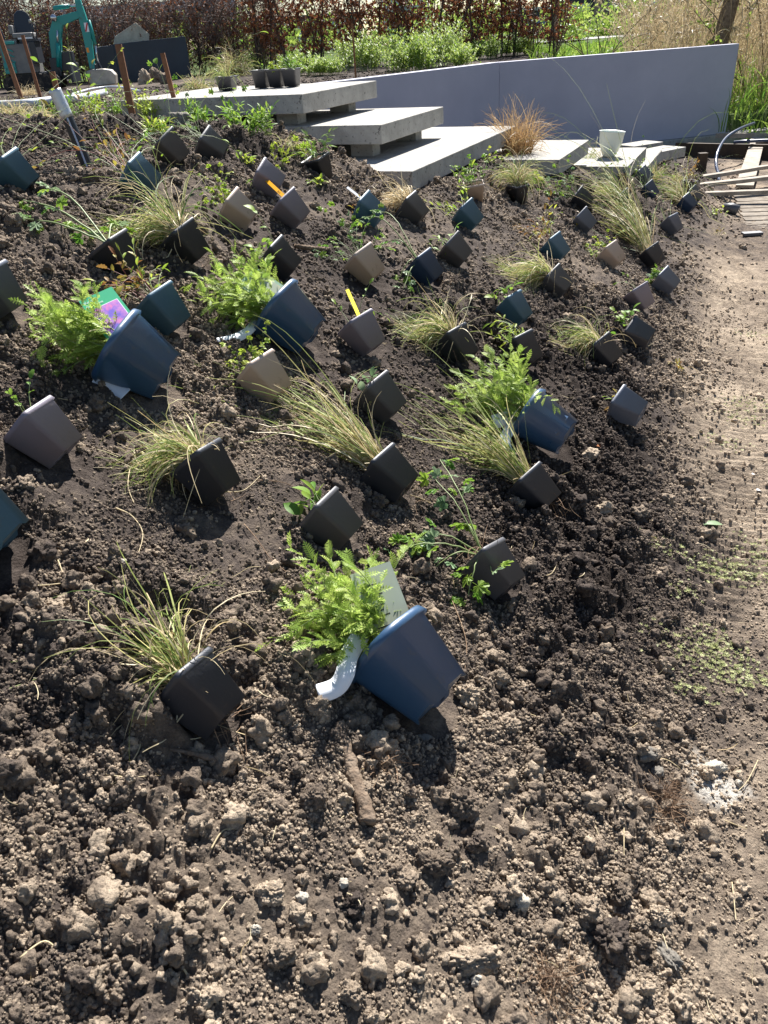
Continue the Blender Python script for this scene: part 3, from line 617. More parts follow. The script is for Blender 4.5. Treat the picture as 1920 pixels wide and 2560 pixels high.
rock(1170, 1748, 36, 'dark clod below the base of the biggest blue pot', group=g)
rock(905, 1985, 30, 'clod right of the middle of the root stick', group=g)
rock(790, 2020, 34, 'clod left of the lower end of the root stick', group=g)
rock(880, 2270, 34, 'pale clod in the lower middle, right of the small white stone', group=g)
rock(700, 2400, 40, 'low wide clod near the bottom, left of the middle', group=g)
rock(880, 2490, 34, 'clod close to the bottom edge in the middle', group=g)
rock(1475, 1145, 24, 'dark clod under the orange dead leaf', group=g)
rock(1290, 1275, 22, 'clod below the black pot with tall olive grass', group=g)
rock(1512, 1280, 22, 'clod on the bare slope right of the black pot with tall olive grass', group=g)
rock(1600, 1295, 24, 'rounder of two clods on the slope near the trampled strip', group=g)
rock(1714, 1212, 20, 'single clod at the edge of the trampled strip', group=g)
rock(1845, 1965-120*0-1, 10, 'small crumb of pale stone right of the ash patch', 'stone', cat='stone', name='stone')
rock(452, 322, 28, 'grey angular stone at the foot of the short stake', 'greystone', cat='stone', name='stone')
rock(190, 452, 26, 'dark clod on the slope left of the half buried steel blue pot')
rock(225, 462, 24, 'dark clod touching its neighbour, right below the black pipe')
rock(118, 482, 20, 'smaller dark clod right of the steel blue pot at the left edge')
rock(1786, 1925, 28, 'smooth white stone at the top of the ash patch', 'stone', (1.25, .85, .8), -.1, cat='stone', name='stone')
rock(1615, 1905, 26, 'grey stone lying by the dark root tuft', 'greystone', (1, .9, .8), cat='stone', name='stone')
rock(1640, 1938, 20, 'small grey stone touching the root tuft', 'greystone', (1, .9, .8), cat='stone', name='stone')
rock(1664, 2392, 44, 'oblong tan stone at the right of the lower right cluster', 'greystone', (.6, 1.35, .6), .45, cat='stone', name='stone')
rock(1200, 2462, 24, 'whitish lumpy stone near the bottom right of the middle', 'stone', cat='stone', name='stone')
rock(757, 2255, 20, 'whitish small stone left of the middle foreground', 'stone', cat='stone', name='stone')
rock(862, 2222, 13, 'tiny whitish stone right of the lumpy whitish one', 'stone', cat='stone', name='stone')
rock(1304, 2266, 24, 'pale tan stone left of the lower right cluster', 'stone', cat='stone', name='stone')
rock(640, 2330, 14, 'small white stone left of the short brown root', 'stone', cat='stone', name='stone')
rock(42, 1972, 12, 'small white chip on the dark soil at the left edge', 'stone', cat='stone', name='stone')
rock(1060, 1848, 16, 'smooth grey pebble in the shadow of the biggest blue pot', 'greystone', (1.3, .8, .6), cat='stone', name='stone')
rock(360, 2160, 22, 'pale clod with a shadowed side, lower left')
rock(500, 2295, 26, 'pale clod left of the brown root, lower left')
rock(600, 2245*1.0, 16, 'small pale clod above the short straw, lower left')
rock(330, 1480, 12, 'tiny pale clod above the grass of the nearest black pot', 'stone', cat='stone', name='stone')
rock(1330, 2085, 40, 'smooth compacted clod in the middle of the foreground right', stretch=(1.2, .9, .6), sink=.4)
br = lev(1112, 176, 1.09); 
for k, (dx_, lb) in enumerate(((0, 'pale brick lying on the soil at the end of the planted row'), (.26, 'smaller brick piece right beside the brick behind the wall'))):
    mb = MB(); mb.box((0, 0, 0), (.21 if k == 0 else .12, .10, .065)); o = ob('brick', mb.mesh('brick', M['brick']), label=lb, cat='brick', bevel=.004); o.matrix_world = T(br[0]+dx_, br[1]+.05, float(Hm(br[0]+dx_, br[1]+.05))+.03)@Matrix.Rotation(.3+k, 4, 'Z')
def stick(name, pts, r0, r1, m, label, cat='stick', up=.012, n=26, rough_=.12, fl=8, kink=0):
    P = np.array([gnd(x, y, up) for x, y in pts]); Q = np.array([catmull(P, u) for u in np.linspace(0, len(P)-1, n)]); rr = np.linspace(r0, r1, n)*(1+rng.normal(0, rough_, n))
    Q = Q+rng.normal(0, kink, Q.shape); mb = MB(); mb.tube(Q, rr, fl); me = mb.mesh(name, m, True); return ob(name, me, label=label, cat=cat)
stick('root_stick', [(848, 1805), (870, 1890), (896, 1970), (922, 2052)], .0125, .017, M['bark'], 'thick barky root stick lying below the biggest blue pot', up=.014, rough_=.05, kink=.0012)
stick('root_stick', [(346, 2270), (400, 2325), (455, 2375), (472, 2392)], .0042, .0062, M['bark'], 'thinner brown root stick at the lower left', up=.006)
stick('root_stick', [(418, 1872), (470, 1882), (548, 1900)], .003, .0065, M['bark'], 'short brown stick in the shadow of the nearest black pot', up=.008)
stick('root_stick', [(738, 615), (775, 620), (812, 624)], .010, .010, M['bark'], 'short thick stick between the charcoal and beige pots', up=.014)

# ------------------------------------------------------------------ pots
def sq(n, h, k):
    """rounded square outline, h half width, k roundness 0..1"""
    r = h*k; out = []
    for q, (cx, cy) in enumerate(((1, 1), (-1, 1), (-1, -1), (1, -1))):
        for j in range(n):
            a = math.pi/2*(q+j/(n-1)); out.append((cx*(h-r)+r*math.cos(a), cy*(h-r)+r*math.sin(a)))
    return out
POTM = {}
def pot_parts(rim, base, h, k, col):
    key = (rim, base, h, k, col)
    if key in POTM: return POTM[key]
    n = 5 if k < .5 else 8; N = 4*n; mb = MB(); t = .0016*h/.12
    lip = .11*h
    prof = [(0.0, base, k*1.1), (h-lip, base+(rim-base)*.90-.0005, k), (h-lip+.0012, base+(rim-base)*.90+(.0042 if k < .5 else .0065)*h/.12, k), (h-.001, rim+.001, k), (h, rim, k), (h, rim-t*1.2, k), (h-lip, rim-t*2.5-.002, k), (h*.2, base+(rim-base)*.2-t, k)]
    V_ = []
    for i, (z, hw_, kk) in enumerate(prof):
        for j, (x, y) in enumerate(sq(n, hw_, kk)):
            zz = z
            if i == 0:
                m = min(abs(x), abs(y))/hw_; zz = .0 if m > .45 else .045*h
            V_.append((x, y, zz))
    # more rings on the outside for a soft wall
    Fc = [(i*N+j, i*N+(j+1) % N, (i+1)*N+(j+1) % N, (i+1)*N+j) for i in range(len(prof)-1) for j in range(N)]
    o = len(V_)
    V_ += [(x, y, .05*h) for x, y in sq(n, base*.93, k)]+[(x*.55, y*.55, .045*h) for x, y in sq(n, base*.93, k)]
    Fc += [(j, o+j, o+(j+1) % N, (j+1) % N) for j in range(N)]+[(o+j, o+N+j, o+N+(j+1) % N, o+(j+1) % N) for j in range(N)]+[tuple(o+N+j for j in range(N-1, -1, -1))]
    mb.add(V_, Fc)
    body = mb.mesh('pot', M[col], True)
    b = MB()
    for a, c in ((1, 1), (-1, 1), (-1, -1), (1, -1), (0, 0)):
        r = base*.13; cx, cy = a*base*.52, c*base*.52; z = (.040 if (a, c) == (0, 0) else .044)*h
        b.add([(cx+r*math.cos(q*math.pi/5), cy+r*math.sin(q*math.pi/5), z-.002*h/.12-.003) for q in range(10)]+[(cx, cy, z-.005)], [(10, (q+1) % 10, q) for q in range(10)])
    holes = b.mesh('drain_holes', M['hole'])
    # root ball surface
    g = 9; hv = []; fv = []
    for i in range(g):
        for j in range(g):
            u, v = -1+2*i/(g-1), -1+2*j/(g-1); s_ = (rim-t*3); rr = max(abs(u), abs(v)); q_ = math.hypot(u, v)+1e-9; f_ = 1-(k*.42)*(min(abs(u), abs(v))/(rr+1e-9))**2 if rr > 0 else 1
            hv.append((u*s_*f_, v*s_*f_, h-.012*h/.12+.010*h/.12*(random.random()-.35)))
    fv = [(i*g+j, (i+1)*g+j, (i+1)*g+j+1, i*g+j+1) for i in range(g-1) for j in range(g-1)]
    root = mkmesh('root_ball', hv, fv, M['peat'], True)
    POTM[key] = (body, holes, root); return POTM[key]
BIG = dict(rim=.098, base=.068, h=.172, k=.72); SMALL = dict(rim=.0565, base=.0405, h=.118, k=.20)
def solve_lying(rim_px, base_px, spec, roll=.55, away=.08, sink=.009):
    """a pot tipped over on the slope; roll: how far its upper face turns towards the sky side"""
    mid = ((rim_px[0]+base_px[0])/2, (rim_px[1]+base_px[1])/2); v = unit(ray(*mid)); wd = unit(np.array(rim_px)-np.array(base_px))
    e = wd[0]*IR+wd[1]*ID; e = unit(e-v*(e@v)); a = unit(e+v*away); u = unit(np.cross(e, -v)); u = u if u[2] > 0 else -u
    f = -v; f = unit(f-a*(f@a)); u = unit(u-a*(u@a)-f*(u@f)); y = math.cos(roll)*f+math.sin(roll)*u; x = np.cross(y, a); h = spec['h']; kk = 1-.28*spec['k']
    cor = [x*p*w_*kk+y*q*w_*kk+a*z for (w_, z) in ((spec['base'], -h/2), (spec['rim']+.004, h/2)) for p in (-1, 1) for q in (-1, 1)]
    for up in np.linspace(.02, .22, 81):
        P0 = gnd(*mid, up=up); Q = P0+np.array(cor); c = Q[:, 2]-Hm(Q[:, 0], Q[:, 1])
        if c.min() > -sink: break
    return frame(P0-a*h/2, x, y, a), None
def solve_standing(rim_px, base_px, spec, rz=.3):
    p = gnd(*base_px); best = None
    for lx in np.linspace(-.5, .5, 41):
        a = unit([lx, -.08, 1]); q = proj(p+a*.05)-proj(p); e = unit(q)@unit(np.array(rim_px)-np.array(base_px))
        if best is None or e > best[0]: best = (e, a)
    a = best[1]; x = unit(np.cross([math.sin(rz), math.cos(rz), 0], a)); y = np.cross(a, x); p = p+np.array([0, .03, -.012])
    return frame(p, x, y, a)

# ------------------------------------------------------------------ leaves (base at origin, along +Y, face +Z)
def leaf_pinnate(n=7, L=1, W=.34, curl=.25, seed=0):
    g = random.Random(seed); V_ = []; Fc = []
    def P(x, y): return (x, y, -curl*y*y*.6+abs(x)*.22)
    for s in (-1, 1):
        for i in range(n):
            y0 = L*(.06+.80*i/n); y1 = L*(.06+.80*(i+.62)/n); w_ = W*math.sin(math.pi*(.16+.74*(i+.5)/n))**.8*g.uniform(.8, 1.12); ad = L*.10
            o = len(V_); V_ += [P(0, y0), P(s*w_*.5, y0+ad*.75), P(s*w_, y0+ad*1.5), P(s*w_*.62, y1+ad*.75), P(s*w_*.74, y1+ad*1.2), P(s*.02, y1+ad*.1)]
            Fc += [(o, o+1, o+3, o+5), (o+1, o+2, o+3), (o+3, o+4, o+5)] if s > 0 else [(o+5, o+3, o+1, o), (o+3, o+2, o+1), (o+5, o+4, o+3)]
    o = len(V_); V_ += [P(-.05, L*.82), P(.05, L*.82), P(.045, L*.92), P(0, L*1.05), P(-.045, L*.92)]; Fc += [(o, o+1, o+2, o+4), (o+4, o+2, o+3)]
    o = len(V_); V_ += [(-.02, -.12, .01), (.02, -.12, .01), P(.03, L*.9), P(-.03, L*.9)]; Fc += [(o, o+1, o+2, o+3)]
    return V_, Fc
def leaf_ovate(L=1, W=.3, curl=.3, n=5, fold=.25, teeth=0, petiole=.25):
    V_ = [(0, -petiole, 0)]; Fc = []; rows = []
    for i in range(n+1):
        t = i/n; w_ = W*math.sin(math.pi*min(1, (.04+.93*t)))**.75; w_ = W*.04 if i == n else w_
        if teeth and 0 < i < n: w_ *= 1+teeth*(1 if i % 2 else -1)
        z = -curl*t*t; rows.append(len(V_)); V_ += [(-w_, t*L, z+fold*w_), (0, t*L, z), (w_, t*L, z+fold*w_)]
    for a, b in zip(rows, rows[1:]): Fc += [(a, a+1, b+1, b), (a+1, a+2, b+2, b+1)]
    o = len(V_); V_ += [(-.012, -petiole, 0), (.012, -petiole, 0), (.012, .1, 0), (-.012, .1, 0)]; Fc += [(o, o+1, o+2, o+3)]
    return V_, Fc
def leaf_lobed(n=5, seed=1, cut=.45):
    """palmate leaf of toothed lobes"""
    g = random.Random(seed); V_ = [(0, .05, 0)]; Fc = []; N = 0; ang = [math.pi/2+(i-(n-1)/2)*(4.0/n) for i in range(n)]
    for i, a in enumerate(ang):
        L = 1.0-.22*abs(i-(n-1)/2); d = np.array([math.cos(a), math.sin(a)]); s_ = np.array([-d[1], d[0]]); w_ = .26
        o = len(V_)
        for (u, v) in ((.32, -.7), (.62, -1), (.70, -.55), (.92, -.62), (1.0, 0), (.92, .62), (.70, .55), (.62, 1), (.32, .7)):
            q = d*u*L+s_*v*w_*g.uniform(.85, 1.1); V_.append((q[0], q[1]+.05, -.28*u*u*L+.08*abs(v)+g.uniform(-.04, .04)))
        for k in range(8): Fc.append((0, o+k, o+k+1))
    o = len(V_); V_ += [(-.02, -.5, .0), (.02, -.5, .0), (.015, .1, 0), (-.015, .1, 0)]; Fc.append((o, o+1, o+2, o+3))
    return V_, Fc
def leaf_trefoil(seed=0):
    V_ = []; Fc = []
    for k, a in enumerate((-1.25, 0, 1.25)):
        v, f = leaf_ovate(.62, .30, .25, 4, .3, 0, .05); o = len(V_); c, s = math.cos(a), math.sin(a)
        V_ += [(x*c+y*s, -x*s+y*c+.0, z) for x, y, z in v]; Fc += [tuple(i+o for i in q) for q in f]
    o = len(V_); V_ += [(-.02, -.8, -.1), (.02, -.8, -.1), (.015, .05, 0), (-.015, .05, 0)]; Fc.append((o, o+1, o+2, o+3)); return V_, Fc
LEAFM = {}
def leafmesh(kind, m, i):
    k = (kind, m, i)
    if k not in LEAFM:
        v, f = {'pinnate': lambda: leaf_pinnate(8, 1, .30+.03*i, .2+.15*i, i), 'ovate': lambda: leaf_ovate(1, .27+.04*i, .25+.15*i, 5), 'lance': lambda: leaf_ovate(1, .12+.02*i, .15+.15*i, 5, .3), 'toothed': lambda: leaf_ovate(1, .24+.03*i, .3, 8, .25, .22),
                'lobed': lambda: leaf_lobed(5, i), 'trefoil': lambda: leaf_trefoil(i), 'round': lambda: leaf_ovate(.9, .42, .2+.1*i, 6, .2)}[kind]()
        LEAFM[k] = mkmesh('leaf', v, f, M[m], kind in ('ovate', 'lance', 'round'))
    return LEAFM[k]
def put_leaf(parent, PM, p, d, up, s, kind, m, name='leaf'):
    y = unit(d); z = np.asarray(up, float)-y*(np.asarray(up)@y); z = unit(z+1e-6); x = np.cross(y, z)
    W_ = frame(p, x*s, y*s, z*s); return ob(name, leafmesh(kind, m, random.randrange(3)), parent, PM.inverted()@W_)

def paths(p0, d0, L, n, grav, wob=.05, floor=.008, g=rng, lim=None):
    """many curved strands at once: p0 (N,3), d0 (N,3), L (N,), gravity per strand (N,)"""
    N = len(p0); out = np.zeros((n+1, N, 3)); dirs = np.zeros((n+1, N, 3)); p = p0.copy(); d = d0/np.linalg.norm(d0, axis=1)[:, None]; out[0] = p; dirs[0] = d
    tw = g.normal(0, wob, (N, 3))
    for i in range(n):
        d = d+tw*(1+i*.3)+g.normal(0, wob*.5, (N, 3)); d[:, 2] -= grav*(1.0/n)*(1+i*.6); d /= np.linalg.norm(d, axis=1)[:, None]
        p = p+d*(L/n)[:, None]
        if floor is not None:
            h = Hm(p[:, 0], p[:, 1])+floor; lo = p[:, 2] < h; p[lo, 2] = h[lo]+.004*g.random(lo.sum()); d[lo, 2] = np.maximum(d[lo, 2], .0)
        out[i+1] = p; dirs[i+1] = d
    return out, dirs
def ribbons(P, D, w0, taper=.25, g=rng):
    n1, N, _ = P.shape; r = g.normal(size=(N, 3)); V_ = []; t = np.linspace(0, 1, n1)
    for i in range(n1):
        s = np.cross(D[i], r); s /= np.linalg.norm(s, axis=1)[:, None]+1e-9; w_ = w0*(1-(1-taper)*t[i]**1.5)*(.75+.25*min(1, t[i]*4)); V_ += [P[i]-s*w_[:, None], P[i]+s*w_[:, None]]
    V_ = np.stack(V_, 1).reshape(-1, 3); m = 2*n1; b = np.arange(N)[:, None]*m
    F_ = np.concatenate([np.concatenate([b+2*i, b+2*i+1, b+2*i+3, b+2*i+2], 1) for i in range(n1-1)]); return V_, F_
def blades(parent, PM, c, ax, tip, n, matname, spread=.35, w_=.0017, base_r=.026, grav=(.5, 1.3), lvar=(.55, 1.1), name='grass_blades', segs=9, wob=.05, seed=0, bend_up=.25, wild=.12):
    g = np.random.default_rng(seed+n); c = np.asarray(c); tv = np.asarray(tip)-c; L0 = np.linalg.norm(tv)
    a = unit(ax); t1 = unit(np.cross(a, [.3, .5, .8])); t2 = np.cross(a, t1); q = g.random(n)*6.283; rr = base_r*np.sqrt(g.random(n))
    p0 = c+np.outer(rr*np.cos(q), t1)+np.outer(rr*np.sin(q), t2)-a*.012
    d = unit(tv)*1.0+a*.55+np.array([0, 0, bend_up]); d = d/np.linalg.norm(d)
    sc = np.where(g.random(n) < wild, 2.4, 1.0)[:, None]*spread
    D = d+g.normal(0, 1, (n, 3))*sc*.55+np.outer(np.cos(q), t1)*spread*.4+np.outer(np.sin(q), t2)*spread*.4
    L = L0*(lvar[0]+(lvar[1]-lvar[0])*g.random(n)); gr = g.uniform(*grav, n)
    P, DD = paths(p0, D, L, segs, gr, wob, g=g)
    V_, F_ = ribbons(P, DD, np.full(n, w_)*g.uniform(.6, 1.3, n), g=g)
    return ob(name, mkmesh(name, V_, F_, M[matname], False, None, PM), parent, kind='stuff')
def thatch(parent, PM, c, ax, n, seed, r=.035):
    """dead brown bases of the grass"""
    g = np.random.default_rng(seed); a = unit(ax); p0 = np.asarray(c)-a*.01+g.normal(0, r*.45, (n, 3)); D = a+g.normal(0, .7, (n, 3))
    P, DD = paths(p0, D, g.uniform(.02, .06, n), 4, g.uniform(0, 1, n), .12, None, g); V_, F_ = ribbons(P, DD, np.full(n, .0018), .5, g)
    ob('thatch', mkmesh('thatch', V_, F_, M['straw'], M_=PM), parent, kind='stuff')
def stems_leaves(parent, PM, c, ax, tip, n, L, leafL, per, kind, lm, stemm='stem', spread=.5, grav=(-.2, .5), base_r=.02, seed=0, sr=.0014, t0=.2, updir=.35, wob=.05, lvar=(.6, 1.05), pair=False, flat=False, endleaf=True, lean=.75):
    g = np.random.default_rng(seed+17); c = np.asarray(c); tv = np.asarray(tip)-c; L0 = np.linalg.norm(tv) if L is None else L
    a = unit(ax); t1 = unit(np.cross(a, [.3, .5, .8])); t2 = np.cross(a, t1); q = g.random(n)*6.283; rr = base_r*np.sqrt(g.random(n))
    p0 = c+np.outer(rr*np.cos(q), t1)+np.outer(rr*np.sin(q), t2)-a*.012
    d = unit(unit(tv)+a*.4+np.array([0, 0, updir])); D = d+g.normal(0, .5, (n, 3))*spread+(np.outer(np.cos(q), t1)+np.outer(np.sin(q), t2))*spread*.5
    Ls = L0*g.uniform(*lvar, n); P, DD = paths(p0, D, Ls, 8, g.uniform(*grav, n), wob, .012, g)
    for k in range(n):
        mb = MB(); mb.tube(P[:, k], np.linspace(sr, sr*.45, 9), 5, cap=False); st = ob('leafy_stem', mb.mesh('leafy_stem', M[stemm], True, PM), parent)
        SM = PM
        for j in range(per):
            t = t0+(1-t0)*(j+.5+.3*g.normal())/per; t = float(np.clip(t, .05, .99))*8; i = min(int(t), 7); f = t-i; p = P[i, k]*(1-f)+P[i+1, k]*f; dd = DD[i+1, k]
            s_ = unit(np.cross(dd, g.normal(size=3))); s2 = leafL*g.uniform(.7, 1.15)*(1-.35*t/8)
            for sg in ((1, -1) if pair else (1,)):
                ld = dd*lean+s_*sg*.9+np.array([0, 0, .15]); up = unit(np.array([0, 0, 1.])*.8+g.normal(size=3)*.35+dd*.2)
                pl = p.copy(); e = pl+unit(ld)*s2; he = float(Hm(e[0], e[1]))+.008
                if e[2] < he: ld = unit(ld)*s2+np.array([0, 0, he-e[2]])
                put_leaf(st, SM, pl, ld, up, s2, kind, lm)
        if endleaf:
            put_leaf(st, SM, P[-1, k], DD[-1, k], unit(np.array([0, 0, 1.])+.3*g.normal(size=3)), leafL*g.uniform(.7, 1.0), kind, lm)
def fine_foliage(parent, PM, c, ax, tip, n, seed):
    """the small inner shoots nobody could count, as one mesh"""
    g = np.random.default_rng(seed); c = np.asarray(c); L0 = np.linalg.norm(tip-c); d = unit(unit(tip-c)+unit(ax)*.4+np.array([0, 0, .35])); D = d+g.normal(0, .32, (n, 3)); p0 = c+g.normal(0, .03, (n, 3))
    P, DD = paths(p0, D, L0*g.uniform(.45, 1.0, n), 8, g.uniform(-.2, .3, n), .05, .012, g); V_ = []; F_ = []; lv, lf = leaf_pinnate(5, 1, .26, .25, 3); lv = np.array(lv)
    for k in range(n):
        for j in range(14):
            t_ = .15+.85*(j+g.random())/14*7.9/8; t_ = min(t_, .99)*8; i = int(t_); f = t_-i; p = P[i, k]*(1-f)+P[i+1, k]*f; dd = DD[i+1, k]; y = unit(dd*1.6+np.cross(dd, g.normal(size=3))*1.1); z = unit(np.array([0, 0, 1.])+.5*g.normal(size=3)); z = unit(z-y*(z@y)); x = np.cross(y, z); s_ = .036*g.uniform(.7, 1.25)
            o = len(V_); V_ += list(p+lv@np.array([x, y, z])*s_); F_ += [tuple(q+o for q in r_) for r_ in lf]
    ob('fine_foliage', mkmesh('fine_foliage', V_, F_, M['feather2'], M_=PM), parent, kind='stuff')
def roots(parent, PM, base, ax, n, seed):
    g = np.random.default_rng(seed); a = -unit(ax); p0 = np.asarray(base)+g.normal(0, .018, (n, 3)); D = a+g.normal(0, .8, (n, 3))+np.array([0, 0, -.6])
    P, DD = paths(p0, D, g.uniform(.03, .11, n), 7, g.uniform(0, 1.2, n), .25, .004, g); V_, F_ = ribbons(P, DD, np.full(n, .0007), .5, g)
    ob('roots', mkmesh('roots', V_, F_, M['root'], M_=PM), parent, kind='stuff')
def card(parent, PM, o, x, y, w_, h, m, name='label', th=.0006):
    z = np.cross(x, y); P = [o-x*w_/2, o+x*w_/2, o+x*w_/2+y*h, o-x*w_/2+y*h]; mb = MB()
    c = [np.array(p)+z*s for s in (-th, th) for p in P]; mb.add(c, [(3, 2, 1, 0), (4, 5, 6, 7), (0, 1, 5, 4), (1, 2, 6, 5), (2, 3, 7, 6), (3, 0, 4, 7)])
    return ob(name, mb.mesh(name, m, M_=PM), parent)
def text(parent, PM, s, o, x, y, size, m, name='lettering', shear=0):
    cu = bpy.data.curves.new(name, 'FONT'); cu.body = s; cu.size = size; cu.extrude = .0001; cu.shear = shear; cu.resolution_u = 2
    to = bpy.data.objects.new(name, cu); COL.objects.link(to); me = bpy.data.meshes.new_from_object(to.evaluated_get(bpy.context.evaluated_depsgraph_get())); bpy.data.objects.remove(to); me.materials.clear(); me.materials.append(m)
    z = np.cross(x, y); return ob(name, me, parent, PM.inverted()@frame(o, x, y, z))
def strap(parent, PM, pts, up, w_, name='white_strap'):
    P = np.array([catmull(np.array(pts), u) for u in np.linspace(0, len(pts)-1, 26)]); D = np.gradient(P, axis=0); V_ = []
    for p, d in zip(P, D): s_ = unit(np.cross(d, unit(CAMP-p)+np.array([0, 0, .3]) if up is None else up)); V_ += [p-s_*w_/2, p+s_*w_/2]
    F_ = [(2*i, 2*i+1, 2*i+3, 2*i+2) for i in range(25)]; o = ob(name, mkmesh(name, V_, F_, M['white'], True, M_=PM), parent); s = o.modifiers.new('t', 'SOLIDIFY'); s.thickness = .0005; return o

# kind -> builder.  c: middle of the rim, ax: pot axis, tip: where the plant reaches
def plant(kind, t, PM, c, ax, tip, seed, big=False):
    up = np.array([0, 0, 1.]); L = np.linalg.norm(tip-c)
    if kind in ('grass', 'strawgrass', 'widegrass'):
        n = 150 if kind != 'widegrass' else 230
        blades(t, PM, c, ax, tip, n, 'straw' if kind == 'strawgrass' else 'grass', seed=seed, lvar=(.55, 1.3), spread=.36)
        blades(t, PM, c, ax, tip, 100 if kind != 'widegrass' else 160, 'straw', seed=seed+1, name='dry_blades', lvar=(.3, 1.3), spread=.5, wild=.28); thatch(t, PM, c, ax, 90, seed); roots(t, PM, np.array(PM.translation), ax, 26, seed)
    elif kind == 'longgrass':
        blades(t, PM, c, ax, tip, 110, 'grass', seed=seed, lvar=(.6, 1.5), spread=.19, grav=(.2, .9), base_r=.03, wild=.14, wob=.025, w_=.0018); blades(t, PM, c, ax, tip, 80, 'straw', seed=seed+1, name='dry_blades', lvar=(.3, 1.0), spread=.2, grav=(.1, .6), base_r=.03, wild=.12, wob=.025, w_=.0018)
        thatch(t, PM, c, ax, 110, seed); roots(t, PM, np.array(PM.translation), ax, 30, seed)
    elif kind == 'feathery':
        stems_leaves(t, PM, c, ax, tip, 20, None, .052, 14, 'pinnate', 'feather', spread=.46, base_r=.05, seed=seed, sr=.0022, t0=.12, grav=(-.1, .4), lvar=(.55, .95), lean=1.5, updir=.1)
        fine_foliage(t, PM, c, ax, tip, 34, seed+9); thatch(t, PM, c, ax, 60, seed, .06)
    elif kind == 'broad': stems_leaves(t, PM, c, ax, tip, 9, max(L, .06), .042, 2, 'ovate', 'broad', spread=.75, base_r=.03, seed=seed, sr=.0012, t0=.5, lvar=(.5, 1.05))
    elif kind == 'few': stems_leaves(t, PM, c, ax, tip, 6, max(L, .06), .055, 1, 'lance', 'broad', spread=.6, base_r=.035, seed=seed, t0=.6, lvar=(.4, .9)); stems_leaves(t, PM, c, ax, tip, 4, .05, .05, 1, 'ovate', 'broad', spread=.9, base_r=.035, seed=seed+3)
    elif kind == 'withered': stems_leaves(t, PM, c, ax, tip, 6, .06, .035, 1, 'ovate', 'grey', 'root', spread=1.0, base_r=.035, seed=seed, t0=.5); blades(t, PM, c, ax, tip, 40, 'straw', seed=seed, spread=.9, name='dead_litter', lvar=(.3, .8))
    elif kind == 'tiny': stems_leaves(t, PM, c, ax, tip, 3, max(L*.8, .05), .026, 2, 'toothed', 'broad', spread=.5, base_r=.02, seed=seed, t0=.6)
    elif kind == 'tinyred': stems_leaves(t, PM, c, ax, tip, 7, .05, .026, 2, 'toothed', 'bronze', 'redstem', spread=.8, base_r=.03, seed=seed, t0=.4)
    elif kind == 'redcrown': stems_leaves(t, PM, c, ax, tip, 12, .05, .028, 2, 'toothed', 'bronze', 'redstem', spread=1.0, base_r=.04, seed=seed, t0=.3); stems_leaves(t, PM, c, ax, tip, 3, .07, .035, 1, 'lance', 'broad', spread=.5, seed=seed+2)
    elif kind == 'clover': stems_leaves(t, PM, c, ax, tip, 13, max(L, .07), .024, 4, 'trefoil', 'lime', 'stem', spread=.6, base_r=.035, seed=seed, sr=.0008, t0=.3, lvar=(.5, 1.1))
    elif kind == 'bronze': stems_leaves(t, PM, c, ax, tip, 10, max(L, .09), .036, 4, 'toothed', 'bronze', 'redstem', spread=.5, base_r=.035, seed=seed, t0=.35); stems_leaves(t, PM, c, ax, tip, 7, max(L, .09), .036, 3, 'lance', 'lime', 'stem', spread=.5, base_r=.035, seed=seed+5, t0=.35)
    elif kind == 'lime': stems_leaves(t, PM, c, ax, tip, 10, max(L, .09), .040, 5, 'lance', 'lime', 'stem', spread=.55, base_r=.035, seed=seed, t0=.25)
    elif kind == 'lobed': stems_leaves(t, PM, c, ax, tip, 11, max(L, .08), .027, 2, 'lobed', 'broad', 'stem', spread=.6, base_r=.03, seed=seed, sr=.001, t0=.5); stems_leaves(t, PM, c, ax, tip, 6, max(L, .08)*.8, .024, 2, 'lobed', 'grey', 'stem', spread=.6, base_r=.03, seed=seed+3, sr=.001, t0=.5)
    elif kind == 'upright': stems_leaves(t, PM, c, ax, tip, 11, max(L, .1), .045, 5, 'pinnate', 'broad', 'stem', spread=.5, base_r=.03, seed=seed, t0=.3, updir=.6)
    elif kind == 'bramble': stems_leaves(t, PM, c, ax, tip, 12, max(L, .12), .03, 5, 'trefoil', 'broad', 'stem', spread=.7, base_r=.03, seed=seed, t0=.3, updir=.8)
def parsley(t, PM, c, tips, seed, r=.0019, lf='broad', leaf=.034):
    """long bare stalks, each ending in a bunch of lobed leaves; tips are points on or above the ground"""
    g = np.random.default_rng(seed)
    for k, (tp, arch, nl) in enumerate(tips):
        tp = np.asarray(tp); mid = (c+tp)/2+np.array([0, 0, arch]); P = np.array([catmull(np.array([c, mid, tp]), u) for u in np.linspace(0, 2, 14)])+g.normal(0, .001, (14, 3)); P[0] = c
        mb = MB(); mb.tube(P, np.linspace(r, r*.5, 14), 6, cap=False); st = ob('leaf_stalk', mb.mesh('leaf_stalk', M['stem'], True, PM), t); d = unit(P[-1]-P[-3])
        for j in range(nl):
            i = int(13-j*.75*10/max(nl, 8)); i = max(i, 5); a = g.random()*6.28; s_ = unit(np.cross(d, [0, 0, 1])); off = (s_*math.cos(a)+np.array([0, 0, .4])*math.sin(a))*g.uniform(.6, 1.1)+d*g.uniform(0, .8)
            ln = leaf*g.uniform(.5, 1.1); e = P[i]+unit(off)*ln; mb = MB(); mb.tube([P[i], (P[i]+e)/2+[0, 0, .004], e], r*.4, 4, cap=False); 
            lm = lf if g.random() < .7 else 'grey'; e2 = e+unit(off)*leaf; hh = float(Hm(e2[0], e2[1]))+.008
            if e2[2] < hh: off = unit(off)*leaf+np.array([0, 0, hh-e2[2]])
            put_leaf(st, PM, e, off, unit(np.array([0, 0, 1.])+.5*g.normal(size=3)), leaf*g.uniform(.7, 1.1), 'lobed', lm)

